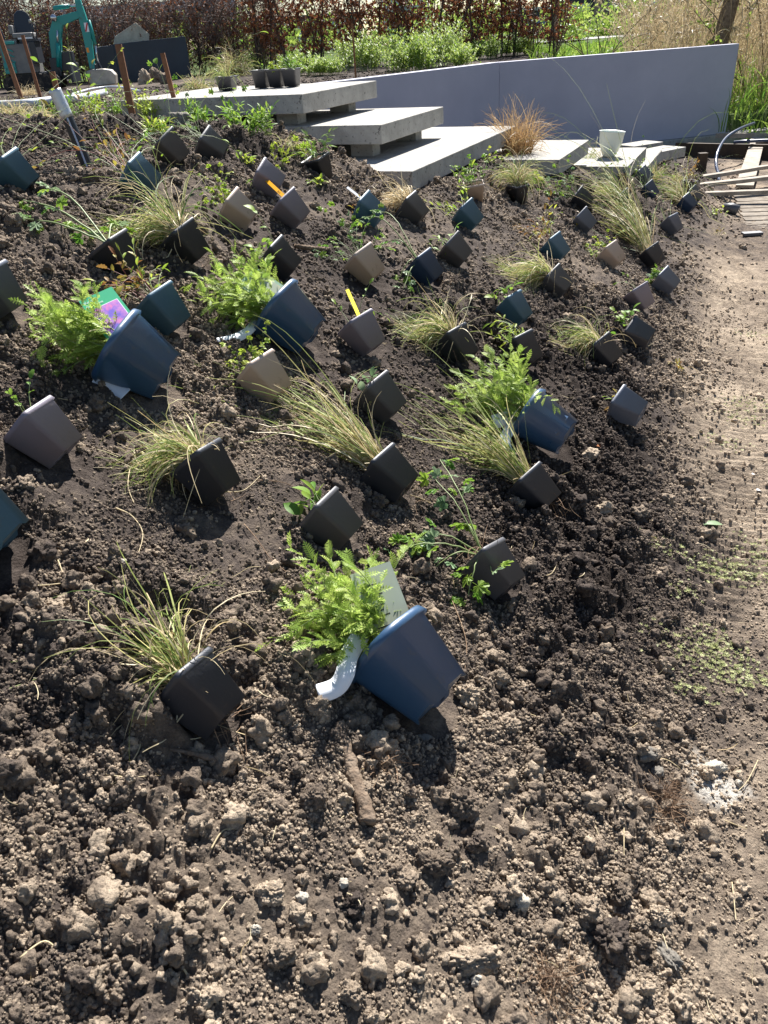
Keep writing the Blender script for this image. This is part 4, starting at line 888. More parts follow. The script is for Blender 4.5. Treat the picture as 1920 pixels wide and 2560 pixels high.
# ------------------------------------------------------------------ the potted plants lying on the slope
random.seed(11)
def add_pot(i, row, spec, standing=False, roll=None, extra=None):
    rp, bp_, col, kind, tip, th, label = row
    if standing: PMx = solve_standing(rp, bp_, spec, .3+i)
    else: PMx, best = solve_lying(rp, bp_, spec, roll if roll is not None else .55, random.uniform(.02, .16))
    t = thing('potted_plant', label, 'potted plant', PMx, G); body, holes, root = pot_parts(spec['rim'], spec['base'], spec['h'], spec['k'], col)
    p = ob('pot', body, t); ob('drain_holes', holes, p); ob('root_ball', root, t)
    ax = np.array(PMx.col[2][:3]); c = np.array(PMx.translation)+ax*(spec['h']-.008); d = (c-CAMP)@FWD
    if standing:
        r_ = ray(*tip); T_ = CAMP+r_*d*1.02
    else:
        T_ = gnd(*tip, up=th)
    plant(kind, t, PMx, c, ax, T_, i*31+5); return t, PMx, c, ax
keep = {}
for i, row in enumerate(POTS): keep[i] = add_pot(i, row, SMALL, roll=random.uniform(.62, .95))
for i, row in enumerate(ST): add_pot(60+i, row, SMALL, True)
# labels stuck in small pots
def stick_label(k, col, tip_px, w_, up=.03, txt=None, off=0.0, name='stick_label'):
    t, PMx, c, ax = keep[k]; tp = gnd(*tip_px, up=up); x0 = np.array(PMx.col[1][:3]); base = c+x0*(SMALL['rim']*.55)+np.array(PMx.col[0][:3])*off-ax*.02; y = tp-base; L = np.linalg.norm(y); y = y/L
    view = unit(CAMP-base); z = unit(view-y*(view@y)); z = unit(z+np.array([0, 0, .5])); z = unit(z-y*(z@y)); x = np.cross(y, z)
    l = card(t, PMx, base, x, y, w_, L, M[col], name)
    if txt:
        for s, q in txt: text(l, PMx, s, base+y*L*q+x*(-w_*.22)+z*.0012, -y, x, w_*.62, M['ink'], 'handwriting', .25)
    mb = MB(); return l
l = stick_label(34, 'orange', (655,440), .016, .07, [('Alchemilla', .97), ('Zily 2x', .40)])
stick_label(6, 'yellow', (868,724), .013, .09)
stick_label(36, 'white', (868,468), .011, .06)
# long stalked plants
t, PMx, c, ax = keep[40]; parsley(t, PMx, c, [(gnd(60, 500, .04), .03, 7), (gnd(40, 545, .03), .02, 7), (gnd(120, 470, .07), .05, 5), (gnd(300, 575, .06), .04, 5), (gnd(220, 600, .03), .03, 5), (gnd(340, 660, .05), .05, 4), (gnd(150, 570, .02), .02, 5)], 3, .0035)
t, PMx, c, ax = keep[28]; parsley(t, PMx, c, [(gnd(925, 535, .04), .09, 6), (gnd(870, 560, .04), .10, 5), (gnd(960, 610, .04), .05, 5), (gnd(1000, 690, .03), .03, 4), (gnd(1010, 720, .02), .02, 4)], 4, .0028)
t, PMx, c, ax = keep[26]; parsley(t, PMx, c, [(gnd(1345, 450, .05), .05, 6), (gnd(1350, 480, .02), .03, 5), (gnd(1400, 490, .03), .03, 5)], 5, .0025)
# a dark brown pot with parsley, its opening facing the camera side
t, PMx, c, ax = add_pot(70, ROWD, SMALL, roll=.95); keep[70] = (t, PMx, c, ax)
parsley(t, PMx, c, [(gnd(1100, 1150, .10), .04, 8), (gnd(1090, 1200, .10), .03, 6), (gnd(1150, 1310, .06), .04, 6), (gnd(1000, 1370, .03), .03, 9), (gnd(1040, 1350, .03), .04, 6), (gnd(1090, 1415, .03), .03, 4), (gnd(1170, 1490, .03), .04, 7), (gnd(1230, 1430, .09), .02, 2)], 6, .0024)
roots(t, PMx, c, -ax, 60, 9)
# the four big round-cornered pots
B = []
for i, row in enumerate(BIGS): B.append(add_pot(80+i, row, dict(BIG, h=.178 if i == 0 else .168) if i != 3 else dict(BIG, rim=.092, k=.92), roll=(.8, .75, .75, .4)[i]))
# one more cut by the left edge
add_pot(90, ((-140,1262),(-25,1345),'teal','none',(-100,1200),.02,'large teal blue pot cut by the left edge of the picture'), BIG, roll=.5)
for i, (cardp, mm, txt) in enumerate((((925,1420), 'lback', [('____ ___ _____', 0)]), ((238,735), 'lgreen', 1), ((615,690), 'lback2', 2))):
    t, PMx, c, ax = B[i]; Y = np.array(PMx.col[1][:3]); X = np.array(PMx.col[0][:3]); bpx = ((990, 1592), (318, 840), (688, 738))[i]; dc = (c+Y*.05-CAMP)@FWD
    base = CAMP+ray(*bpx)*dc; tp = CAMP+ray(*cardp)*(dc+.035); y = unit(tp-base); L = np.linalg.norm(tp-base)+.03; base = base-y*.03; view = unit(CAMP-base); z = unit(view+np.array([0, 0, .55])+Y*.3); z = unit(z-y*(z@y)); x = np.cross(y, z)
    w_ = (.095, .098, .09)[i]; l = card(t, PMx, base, x, y, w_, L, M[mm], 'plant_card', .0004); f = 1 if (z@view) > 0 else -1; zz = z*f; xx = np.cross(y, zz)
    if i == 1:
        p = card(l, PMx, base+zz*.001, xx, y, w_*.84, L*.78, M['white'], 'picture_border', .0002); card(l, PMx, base+zz*.0015, xx, y, w_*.80, L*.77, M['print'], 'flower_picture', .0002)
        for s, q in (('Veronica', .90), ('Blue Shine', .82)): text(l, PMx, s, base+y*L*q-xx*w_*.44+zz*.0012, xx, y, .0115, M['white'], 'lettering')
    else:
        card(l, PMx, base+zz*.0008, xx, y, w_*.80, L*.90, M['concrete'] if 0 else M['lback' if i else 'lback'], 'printed_panel', .0002)
        if i == 0:
            rg = random.Random(4)
            for r_ in range(11):
                if r_ in (3, 7): continue
                wl = w_*rg.uniform(.3, .62); card(l, PMx, base+y*L*(.80-.062*r_)+zz*.0012-xx*(w_*.36-wl/2), xx, y, wl, .0024, M['ink'], 'print_line', .0001)
t, PMx, c, ax = B[0]
s0 = gnd(905, 1583, .11); s1 = gnd(872, 1640, .10); s2 = gnd(862, 1685, .09); s3 = gnd(840, 1718, .065); s4 = gnd(795, 1735, .045)
strap(t, PMx, [s0, s1, s2, s3, s4], None, .040)
t, PMx, c, ax = B[2]; strap(t, PMx, [gnd(655, 770, .06), gnd(628, 820, .045), gnd(590, 845, .03), gnd(545, 856, .018)], None, .030)
t, PMx, c, ax = B[3]; strap(t, PMx, [gnd(1300, 1030, .07), gnd(1280, 1065, .065), gnd(1262, 1100, .04), gnd(1272, 1145, .012)], None, .038)
strap(t, PMx, [gnd(1290, 1020, .09), gnd(1262, 1045, .07), gnd(1235, 1055, .05)], None, .05)
t, PMx, c, ax = B[1]; strap(t, PMx, [gnd(238, 940, .02), gnd(275, 960, .012), gnd(312, 988, .014)], None, .045)
# cell trays on the slab and among the pots
def tray(label, p, n, rz, s=.082, h=.075, col='charcoal'):
    Mx = T(*p)@Matrix.Rotation(rz, 4, 'Z'); t = thing('cell_tray', label, 'plant tray', Mx, 'plant trays standing upright')
    for k in range(n):
        body, holes, root = pot_parts(s/2, s/2*.78, h, .22, col); o = ob('cell', body, t, T((k-(n-1)/2)*(s+.004), 0, .002)); ob('root_ball', root, o)
    mb = MB(); W_ = n*(s+.004)+.004
    for a, b, c_, d_ in ((0, s/2+.002, W_, .006), (0, -s/2-.002, W_, .006)): mb.box((a, b, h), (c_, d_, .004))
    ob('rim_strip', mb.mesh('rim_strip', M[col]), t); return t, Mx
p = lev(694, 218, 1.186); t, Mx = tray('black tray of three cells with leafy seedlings on the top concrete slab', p, 3, -.35, .115, .115)
for k, (dx_, kd) in enumerate(((-.11, 'tiny'), (0, 'clover'), (.115, 'upright'))):
    c = p+np.array([dx_*.93, -dx_*.33, .11]); plant(kd, t, Mx, c, [0, 0, 1], c+np.array([.0, 0, .07 if k < 2 else .09]), 200+k)
p = lev(570, 226, 1.186); t, Mx = tray('single black pot at the left of the three cell tray, on the top slab', p, 1, -.3, .13, .09)
c = p+np.array([0, 0, .09]); blades(t, Mx, c, [0, 0, 1], c+np.array([-.1, 0, .2]), 60, 'grass', seed=3, spread=.6)
p = lev(1487, 436, .30); t, Mx = tray('dark two cell tray with wispy straw shoots in front of the vase', p+np.array([0, 0, .0]), 2, -.1, .11, .10)
for k in (-.055, .055):
    c = p+np.array([k, 0, .1]); blades(t, Mx, c, [0, 0, 1], c+np.array([.02, 0, .28]), 55, 'grass' if k < 0 else 'straw', seed=int(k*100)+9, spread=.35); plant('tinyred', t, Mx, c, [0, 0, 1], c+np.array([0, 0, .1]), 300+int(k*100))
p = gnd(1722, 478); t, Mx = tray('small dark upright pot with orange bronze shoots beside the planks', p, 1, .2, .10, .09)
c = p+np.array([0, 0, .09]); stems_leaves(t, Mx, c, [0, 0, 1], c+np.array([0, 0, .2]), 9, .2, .04, 3, 'toothed', 'bronze', 'redstem', spread=.35, seed=4, updir=.8)

# ------------------------------------------------------------------ clumps growing in the ground
def clump_grass(px, py, hpx, n, label, m='grass', m2='straw', spread=.5, lean=(0, 0), cat='grass clump', name='grass_clump', base_r=.04, frac=.5, grav=(.3, 1.2), w_=.0015, Z=None):
    p = gnd(px, py) if Z is None else lev(px, py, Z); d = (p-CAMP)@FWD; h = hpx/FPX*d/1.05; Mx = T(*p); t = thing(name, label, cat, Mx)
    tip = p+np.array([lean[0]*h, lean[1]*h, h]); s = int(px*3+py)
    blades(t, Mx, p+[0, 0, .01], [0, 0, 1], tip, int(n*(1-frac)), m, seed=s, spread=spread, base_r=base_r, w_=w_, grav=grav, lvar=(.5, 1.15)); blades(t, Mx, p+[0, 0, .01], [0, 0, 1], tip, int(n*frac), m2, seed=s+1, name='dry_blades', spread=spread, base_r=base_r, w_=w_, grav=grav, lvar=(.4, 1.1))
def clump_leafy(px, py, hpx, n, per, kind, lm, label, leaf=.05, spread=.4, cat='seedling', name='leafy_seedling', base_r=.03, lean=0, stem='stem', sr=.0016, group=None):
    p = gnd(px, py); d = (p-CAMP)@FWD; h = hpx/FPX*d/1.05; Mx = T(*p); t = thing(name, label, cat, Mx, group)
    stems_leaves(t, Mx, p+[0, 0, .01], [0, 0, 1], p+np.array([lean*h, 0, h]), n, h, leaf, per, kind, lm, stem, spread=spread, base_r=base_r, seed=int(px+py), t0=.25, updir=.9, sr=sr, grav=(-.3, .2), lvar=(.6, 1.05))
clump_grass(1292, 402, 150, 560, 'big russet brown grass clump between the concrete slabs', 'redgrass', 'redgrass', .30, base_r=.10, grav=(.05, .5), w_=.0024, cat='grass clump', Z=.57)
clump_grass(585, 190, 95, 520, 'large yellowish grass clump behind the cell tray', 'grass', 'straw', .75, base_r=.12, frac=.6, w_=.004, lean=(.15, 0))
clump_grass(495, 225, 62, 260, 'loose grass clump left of the large yellowish one', 'grass', 'straw', .9, base_r=.08, w_=.003)
clump_grass(720, 385, 95, 110, 'thin wiry grass with drooping tips in front of the second slab', 'grass', 'straw', .55, grav=(.6, 1.8), w_=.0013)
clump_grass(100, 305, 62, 220, 'yellowish grass tuft behind the slope crest, left of the silver taped pipe', 'grass', 'straw', .6, base_r=.08, w_=.0024, frac=.65)
clump_grass(35, 290, 72, 220, 'dry straw tuft with green tips at the left edge', 'grass', 'straw', .8, base_r=.10, w_=.0024, frac=.7)
clump_grass(70, 238, 42, 200, 'small dry grass patch between the two stakes at the left', 'straw', 'straw', .9, base_r=.1, w_=.003)
clump_grass(1632, 455, 75, 130, 'slender green grass behind the slate and navy pots', 'grass', 'straw', .4, w_=.0018, frac=.35)
clump_grass(1690, 455, 50, 90, 'low grass at the left end of the planks', 'grass', 'straw', .6, w_=.0018)
clump_grass(450, 190, 26, 60, 'short green tuft in front of the navy container', 'turf', 'turf', .5, w_=.004)
SE = [(195, 262, 38, 'small leafy seedling behind the silver taped pipe'), (128, 298, 48, 'bushy seedling in front of the pale short stake'), (190, 305, 64, 'leafy seedling directly right of the silver taped pipe'),
      (245, 300, 62, 'wide bushy seedling left of the thick stake'), (282, 300, 72, 'tallest bushy seedling just left of the thick stake'), (345, 300, 95, 'thin seedling with sparse leaves right of the thick stake'), (375, 305, 62, 'seedling between the thick and the shorter stake'), (480, 310, 56, 'bushy seedling right of the shorter stake'),
      (510, 322, 40, 'low seedling right of the shorter stake bush'), (590, 325, 66, 'upright seedling with long leaves before the top slab'), (618, 345, 80, 'tall seedling with long leaves in front of the second slab'), (395, 345, 44, 'broad leaved seedling growing behind the dark grey pot'),
      (668, 350, 85, 'sparse tall seedling right of the long leaved ones'), (560, 300, 52, 'small upright seedling close to the left end of the second slab')]
for px, py, h, lb in SE: clump_leafy(px, py, h, 13, 7, 'lance', 'lime' if (px % 2) else 'broad', lb, .05, .35, base_r=.04)
for px, py, h, k, lb in ((700, 420, 60, 'lobed', 'lobed leaves spreading left of the upright black pot'), (760, 395, 40, 'lobed', 'pale green leaves touching the upright black pot'), (1345, 470, 42, 'lobed', 'lobed seedling in the soil right of the black upright grass pot'), (1240, 420, 48, 'trefoil', 'small leaved sprig between the beige and black upright pots'),
                         (618, 420, 26, 'ovate', 'tiny sprout above the beige pot on the left'), (795, 470, 18, 'ovate', 'single yellowish sprout on bare soil below the upright black pot'), (280, 400, 40, 'lance', 'reddish sprig left of the steel blue pot'), (1795, 545, 30, 'ovate', 'small weed near the pipe end by the boardwalk'),
                         (1800, 590, 16, 'lance', 'tiny grassy weed on the slope below the pipe end'), (1690, 925, 10, 'lance', 'minute sprout at the edge of the trampled strip')):
    clump_leafy(px, py, h, 6, 3, k, 'lime' if k != 'lance' else 'bronze', lb, .032, .8, base_r=.03, sr=.001)
# lying leaf, dead leaf, weed
p = gnd(1768, 1310, .01); t = thing('fallen_leaves', 'limp green leaf rosette lying at the edge of the trampled strip', 'leaf', T(*p))
for a, s in ((0, .055), (.35, .045), (2.6, .05), (3.0, .04), (1.8, .03)): put_leaf(t, T(*p), p, [math.cos(a), math.sin(a)*.6, .12], [0, 0, 1], s, 'ovate', 'grey')
for px, py, s, m, lb in ((1478, 1112, .045, 'deadleaf', 'curled orange dead leaf on the soil right of the scuffed blue pot'), (1375, 1195, .035, 'straw', 'pale dry leaf right of the black pot with long olive grass'), (1880, 1185, .018, 'white', 'small white petal like scrap upper on the trampled strip'), (1892, 1225, .024, 'white', 'larger white scrap on the trampled strip')):
    p = gnd(px, py, .012); o = ob('dead_leaf', leafmesh('round', m, 2), label=lb, cat='leaf'); o.matrix_world = T(*p)@Matrix.Rotation(-1.4, 4, 'Z')@Matrix.Scale(s, 4)
# loose straws and roots, each a thing while it shows
STR = [((145,1400),(165,1455),(170,1470)), ((80,1465),(140,1460),(200,1450)), ((325,1170),(320,1215),(335,1258)), ((290,1270),(330,1290),(357,1335),(340,1400)), ((173,1768),(215,1832),(265,1840)), ((222,1728),(290,1785),(350,1850),(330,1905)),
       ((358,1770),(400,1830),(470,1848),(520,1838)), ((265,1935),(320,1944),(367,1940)), ((528,2122),(560,2075),(608,2075)), ((50,2395),(110,2353),(150,2380),(198,2412)), ((458,2420),(490,2470),(515,2505)), ((690,1690),(700,1740),(655,1860)), ((610,1310),(640,1345),(680,1400),(730,1440)),
       ((462,1588),(530,1615),(590,1625)), ((470,1525),(530,1600),(536,1605)), ((1560,2050),(1560,2140)), ((1895,1900),(1870,1950),(1845,1978)), ((1830,2205),(1836,2260),(1840,2300)), ((1810,2050),(1840,2062),(1868,2072)), ((700,1780),(730,1720),(735,1700)), ((860,1640+400),(840,2055),(832,2062)),
       ((1000,1230),(1050,1245),(1078,1258)), ((1400,1390),(1382,1430),(1360,1440)), ((40,980),(90,985),(170,1000)), ((1630,1300),(1660,1350),(1690,1380)), ((1310,1780),(1340,1790)), ((640,1200),(720,1210),(790,1260)), ((1130,1500),(1165,1600),(1160,1690)), ((1040,1850),(1000,1900),(1000,1970)), ((560,1230),(610,1225),(650,1190))]
WH = ['left of the nearest grass pot', 'above the nearest grass tuft', 'below the upper left grass pot', 'curling under the grass pot at the left', 'left below the nearest pot', 'bent beside the nearest pot', 'curving under the nearest black pot', 'below the shadow of the nearest pot', 'hooked, right of the lower left middle', 'bent at the lower left corner', 'straight, near the bottom left',
      'curving down left of the biggest pot', 'running below the charcoal pot', 'right of the nearest grass tuft', 'crossing above the nearest grass tuft', 'by the dark root tuft', 'stiff, beside the ash patch', 'by the small clod at the right edge', 'below the ash patch', 'short, left of the white strap', 'small, beside the root stick',
      'below the grass pot in the middle', 'under the pot with olive grass', 'behind the mauve pot at the left edge', 'on the slope near the trampled strip', 'right of the shadow of the biggest pot', 'thin root above the charcoal pot', 'looping over the biggest pot base', 'hanging below the biggest pot', 'left of the charcoal pot']
for k, (s, wh) in enumerate(zip(STR, WH)):
    stick('straw' if k not in (26, 27, 28, 12) else 'root_strand', list(s), .0013 if k > 11 else .0017, .0009, M['straw' if k not in (26, 27, 28, 12) else 'root'], ('pale dry straw ' if k not in (26, 27, 28, 12) else 'brown root strand ')+wh, 'straw' if k not in (26, 27, 28, 12) else 'root', up=.012, n=18, rough_=.05, fl=5)
for px, py, r, n, lb in ((1650, 2020, .05, 420, 'dark tangled root tuft sticking up on the right'), (1370, 2450, .05, 380, 'brown root tuft near the bottom right'), (950, 1915, .03, 220, 'small root tuft right of the root stick'), (1660, 1985, .03, 200, 'upper part of the root tangle by the grey stone')):
    p = gnd(px, py); g_ = np.random.default_rng(px); p0 = p+g_.normal(0, r*.5, (n, 3))*[1, 1, .35]; D = g_.normal(0, 1, (n, 3))+[0, 0, .5]; P_, DD = paths(p0, D, g_.uniform(.03, .07, n), 7, g_.uniform(0, .8, n), .35, .0, g_); V_, F_ = ribbons(P_, DD, np.full(n, .0006), .5, g_)
    o = ob('root_tuft', mkmesh('root_tuft', V_, F_, M['root']), label=lb, cat='root tuft')
# stonecrop mats on the strip
V_a = []; F_a = []; g_ = np.random.default_rng(5); off = 0
for px, py, sx, sy, n in ((1790, 1420, .10, .035, 210), (1840, 1445, .06, .03, 100), (1710, 1480, .03, .02, 45), (1770, 1640, .075, .05, 260), (1830, 1690, .05, .03, 100), (1880, 1020, .10, .05, 130), (1850, 1050, .06, .04, 80), (1810, 1110, .05, .03, 60), (1900, 1390, .04, .05, 100), (1730, 1725, .03, .02, 45), (1640, 1370, .02, .015, 25), (1900, 840, .08, .03, 60), (1790, 1600, .03, .03, 45)):
    c = gnd(px, py); q = c[:2]+g_.normal(0, 1, (n, 2))*[sx, sy]; z = Hf(q[:, 0], q[:, 1])
    for (x, y), z_ in zip(q, z):
        s = g_.uniform(.003, .007); up = g_.uniform(.2, 1.2)
        for a in np.arange(5)*1.2566+g_.random()*2:
            d = np.array([math.cos(a), math.sin(a), 0]); e = np.array([-d[1], d[0], 0]); b = np.array([x, y, z_+.003]); V_a += [b, b+d*s*.6+e*s*.3+[0, 0, s*up*.6], b+d*s*1.2+[0, 0, s*up], b+d*s*.6-e*s*.3+[0, 0, s*up*.6]]; F_a.append((off, off+1, off+2, off+3)); off += 4
ob('stonecrop', mkmesh('stonecrop', V_a, F_a, M['moss']), kind='stuff')

# odd bits of dry straw and root fibre strewn over the soil
g_ = np.random.default_rng(41); n = 420; y = .5+g_.random(n)**1.3*5.5; x = (g_.random(n)*2-1)*(.5*y+.4); ok = footmask(x, y) > .5; x, y = x[ok], y[ok]; n = len(x); a = g_.random(n)*6.28; P0 = np.stack([x, y, Hf(x, y)+.008], 1)
P_, DD = paths(P0, np.stack([np.cos(a), np.sin(a), .12*g_.normal(size=n)], 1), g_.uniform(.012, .075, n), 5, g_.uniform(-.2, .3, n), .14, .006, g_); V_, F_ = ribbons(P_, DD, g_.uniform(.0005, .0014, n), .5, g_)
ob('straw_bits', mkmesh('straw_bits', V_, F_, M['straw']), kind='stuff')

ORD = ['nearest', 'second', 'third', 'fourth', 'fifth', 'sixth', 'seventh', 'eighth', 'ninth', 'tenth', 'eleventh', 'twelfth', 'thirteenth', 'fourteenth', 'fifteenth', 'sixteenth', 'seventeenth', 'eighteenth']
# ------------------------------------------------------------------ mini digger
dg = lev(97, 226, 1.0); DM = T(*dg)@Matrix.Rotation(R(6), 4, 'Z')@Matrix.Scale(.735, 4); D = thing('mini_excavator', 'small teal mini digger with a dark seat parked before the hedge', 'mini excavator', DM)
def dp(name, f, m, parent=D, ml=None, smooth=False, bevel=.008):
    mb = MB(); f(mb); return ob(name, mb.mesh(name, m, smooth), parent, ml, bevel=bevel)
RY = lambda a: [[math.cos(a), 0, math.sin(a)], [0, 1, 0], [-math.sin(a), 0, math.cos(a)]]
# local: +x to the right (front of the machine), z up; metres
for s in (-1, 1):
    tr = dp('track', lambda mb: mb.add(*track_shape(s)), M['rubber'], bevel=0) if False else None
    y = s*.34; pts = [(.52*math.cos(a)+(.42 if math.cos(a) > 0 else -.42)*0, 0) for a in ()]
    mb = MB(); out = []
    for k in range(36):
        a = 2*math.pi*k/36; cx = .45 if math.cos(a) > 0 else -.45; r = .15+(.008 if k % 2 else 0); out.append((cx+r*math.cos(a), .16+r*math.sin(a)))
    # lugged belt
    B2 = []
    for i in range(len(out)):
        a_, b_ = np.array(out[i]), np.array(out[(i+1) % len(out)]); n = max(1, int(np.linalg.norm(b_-a_)/.05))
        for j in range(n): q = a_+(b_-a_)*j/n; B2.append(q+np.array([0, (.012 if j % 2 else 0)*(1 if q[1] > .16 else -1)]))
    n = len(B2); mb.add([(q[0], y-.1, q[1]) for q in B2]+[(q[0], y+.1, q[1]) for q in B2], [tuple(range(n)), tuple(range(2*n-1, n-1, -1))]+[(i, n+i, n+(i+1) % n, (i+1) % n) for i in range(n)]); ob('track', mb.mesh('track', M['rubber']), D)
dp('undercarriage', lambda mb: mb.box((0, 0, .27), (.7, .6, .16)), M['mach_dark'])
hs_ = dp('engine_housing', lambda mb: (mb.box((-.18, 0, .62), (.62, .84, .54)), mb.box((-.30, 0, .93), (.36, .74, .10))), M['mach_grey'])
dp('side_panel', lambda mb: (mb.box((-.40, -.435, .70), (.10, .03, .44)), mb.box((-.36, -.44, .46), (.24, .035, .20)), mb.box((-.30, -.437, .92), (.30, .03, .05)), *[mb.box((-.30, -.437, .60+.10*k), (.18, .02, .025), RY(.45)) for k in range(3)]), M['teal_paint'], hs_)
dp('control_box', lambda mb: (mb.box((.10, -.12, .72), (.30, .55, .40)), mb.box((.12, -.12, .95), (.34, .5, .06))), M['mach_dark'])
dp('info_sticker', lambda mb: mb.box((.02, -.40, .66), (.12, .004, .12)), M['white'], bevel=0); dp('info_sticker', lambda mb: mb.box((.08, -.372, .99), (.30, .004, .03)), M['white'], bevel=0)
text(hs_, DM, 'KOBELCO', np.array(DM@Vector((-.45, -.461, .43))), np.array((DM.to_3x3()@Vector((1, 0, 0)))), np.array([0, 0, 1.]), .045, M['ink'])
def seat(mb):
    P = [(-.19, 0), (.19, 0), (.20, .22), (.13, .44), (.05, .50), (-.08, .50), (-.16, .42), (-.21, .2)]; n = len(P)
    for y0, y1 in ((0, .10),): mb.add([(x, y0+.0, z) for x, z in P]+[(x*.9, y1, z*.96+.01) for x, z in P], [tuple(range(n-1, -1, -1)), tuple(range(n, 2*n))]+[(i, (i+1) % n, n+(i+1) % n, n+i) for i in range(n)])
so_ = dp('seat_back', seat, M['mach_dark'], ml=T(.0, .10, 1.02)@Matrix.Rotation(-.18, 4, 'X')@Matrix.Rotation(.25, 4, 'Z'), bevel=.03)
dp('seat_cushion', lambda mb: mb.box((.02, -.10, 1.04), (.42, .42, .10)), M['mach_grey'], bevel=.03); dp('armrest', lambda mb: mb.box((-.22, -.02, 1.16), (.08, .34, .16)), M['mach_grey'], bevel=.02)
for x in (.22, .29): dp('control_lever', lambda mb: mb.tube([(x, -.25, .95), (x+.03, -.27, 1.15), (x+.02, -.27, 1.26)], .012, 6), M['mach_dark'], smooth=True, bevel=0)
dp('lever_knob', lambda mb: mb.tube([(.24, -.27, 1.25), (.24, -.27, 1.32)], .028, 8), M['steel'], smooth=True, bevel=0)
dp('roll_bar', lambda mb: mb.tube([(-.5, .3, .5), (-.52, .3, 1.0), (-.62, .3, 1.5)], .03, 8), M['mach_dark'], smooth=True, bevel=0)
def beam(a, b, w0, w1, th, y0=0): 
    a = np.array(a); b = np.array(b); d = unit(b-a); n = np.array([-d[1], d[0]]); P = [a-n*w0/2, b-n*w1/2, b+n*w1/2, a+n*w0/2]
    return [(p[0], y0-th/2, p[1]) for p in P]+[(p[0], y0+th/2, p[1]) for p in P], [(0, 1, 2, 3), (7, 6, 5, 4), (0, 4, 5, 1), (1, 5, 6, 2), (2, 6, 7, 3), (3, 7, 4, 0)]
bm_ = dp('boom', lambda mb: (mb.add(*beam((.50, .28), (.64, 1.05), .17, .25, .14)), mb.add(*beam((.62, .98), (.78, 1.30), .25, .20, .138)), mb.add(*beam((.72, 1.24), (1.22, 1.36), .19, .13, .136))), M['teal_paint'])
dp('swing_bracket', lambda mb: (mb.box((.50, 0, .42), (.20, .22, .36)), mb.box((.42, 0, .30), (.25, .3, .14))), M['mach_dark'])
cyl = dp('boom_cylinder', lambda mb: mb.tube([(.56, -.11, .42), (.66, -.11, .86)], .04, 10), M['teal_paint'], smooth=True, bevel=0); dp('cylinder_rod', lambda mb: mb.tube([(.66, -.11, .86), (.72, -.11, 1.10)], .02, 8), M['chrome'], cyl, smooth=True, bevel=0)
cy2 = dp('arm_cylinder', lambda mb: mb.tube([(.72, 0, 1.50), (1.05, 0, 1.52)], .042, 10), M['teal_paint'], smooth=True, bevel=0); dp('cylinder_rod', lambda mb: mb.tube([(1.05, 0, 1.52), (1.34, 0, 1.53)], .02, 8), M['chrome'], cy2, smooth=True, bevel=0)
dp('work_lamp', lambda mb: mb.tube([(.70, -.10, 1.33), (.72, -.17, 1.32)], .065, 14), M['chrome'], smooth=True, bevel=0)
ar = dp('dipper_arm', lambda mb: (mb.add(*beam((1.26, 1.62), (1.30, 1.05), .12, .19, .12)), mb.add(*beam((1.30, 1.06), (1.26, .34), .18, .11, .12))), M['teal_paint'])
cy3 = dp('bucket_cylinder', lambda mb: mb.tube([(1.39, 0, 1.25), (1.42, 0, .80)], .04, 10), M['teal_paint'], smooth=True, bevel=0); dp('cylinder_rod', lambda mb: mb.tube([(1.42, 0, .8), (1.40, 0, .45)], .02, 8), M['chrome'], cy3, smooth=True, bevel=0)
st_ = dp('warning_sticker', lambda mb: mb.box((1.33, -.064, 1.12), (.08, .003, .17)), M['white'], ar, bevel=0); dp('red_stripe', lambda mb: mb.box((1.33, -.067, 1.12), (.03, .003, .17), RY(.4)), M['red'], st_, bevel=0)
dp('warning_sticker', lambda mb: mb.box((1.25, -.064, .70), (.05, .003, .09)), M['orange2'], ar, bevel=0)
def bucket(mb):
    P = []; 
    for k in range(11): a = math.pi*(1.02-.98*k/10); P.append((1.42+.34*math.cos(a)*1.0, .20+.17*math.sin(a)))
    P = [(1.12, .30), (1.12, .18), (1.16, .06), (1.26, -.0), (1.72, .02), (1.74, .20), (1.66, .30), (1.5, .33), (1.25, .335)]; n = len(P)
    mb.add([(x, -.17, z) for x, z in P]+[(x, .17, z) for x, z in P], [tuple(range(n-1, -1, -1)), tuple(range(n, 2*n))]+[(i, (i+1) % n, n+(i+1) % n, n+i) for i in range(n)])
dp('bucket', bucket, M['steel'], bevel=.02); dp('bucket_link', lambda mb: (mb.box((1.32, 0, .36), (.16, .10, .14)), mb.tube([(1.40, 0, .46), (1.44, 0, .34)], .03, 8)), M['mach_dark'])
dp('dozer_blade', lambda mb: (mb.box((.86, 0, .30), (.05, .9, .36)), mb.box((.70, 0, .22), (.3, .1, .08))), M['mach_dark'])
dp('counter_box', lambda mb: mb.box((.74, .1, .52), (.30, .25, .36)), M['mach_dark'])

# ------------------------------------------------------------------ navy container with a pale block in it
a = lev(302, 206, 1.0); k_ = T(*a); C_ = thing('open_container', 'navy open container with a pale grey block leaning inside', 'container', k_)
dirn = unit([1, .22, 0]); b2 = a+dirn*1.24; bq = b2; per = np.array([-dirn[1], dirn[0], 0]); Lc = np.linalg.norm(bq-a); hC = .58
def wallq(nm, p, q, h0, h1, th=.04):
    d = unit(q-p); n_ = np.array([-d[1], d[0], 0])*th; mb = MB(); P = [p, q, q+n_, p+n_]; mb.add([x-[0, 0, .05] for x in P]+[p+[0, 0, h0], q+[0, 0, h1], q+n_+[0, 0, h1], p+n_+[0, 0, h0]], [(3, 2, 1, 0), (4, 5, 6, 7), (0, 1, 5, 4), (1, 2, 6, 5), (2, 3, 7, 6), (3, 0, 4, 7)]); ob(nm, mb.mesh(nm, M['skip'], M_=k_), C_, bevel=.006)
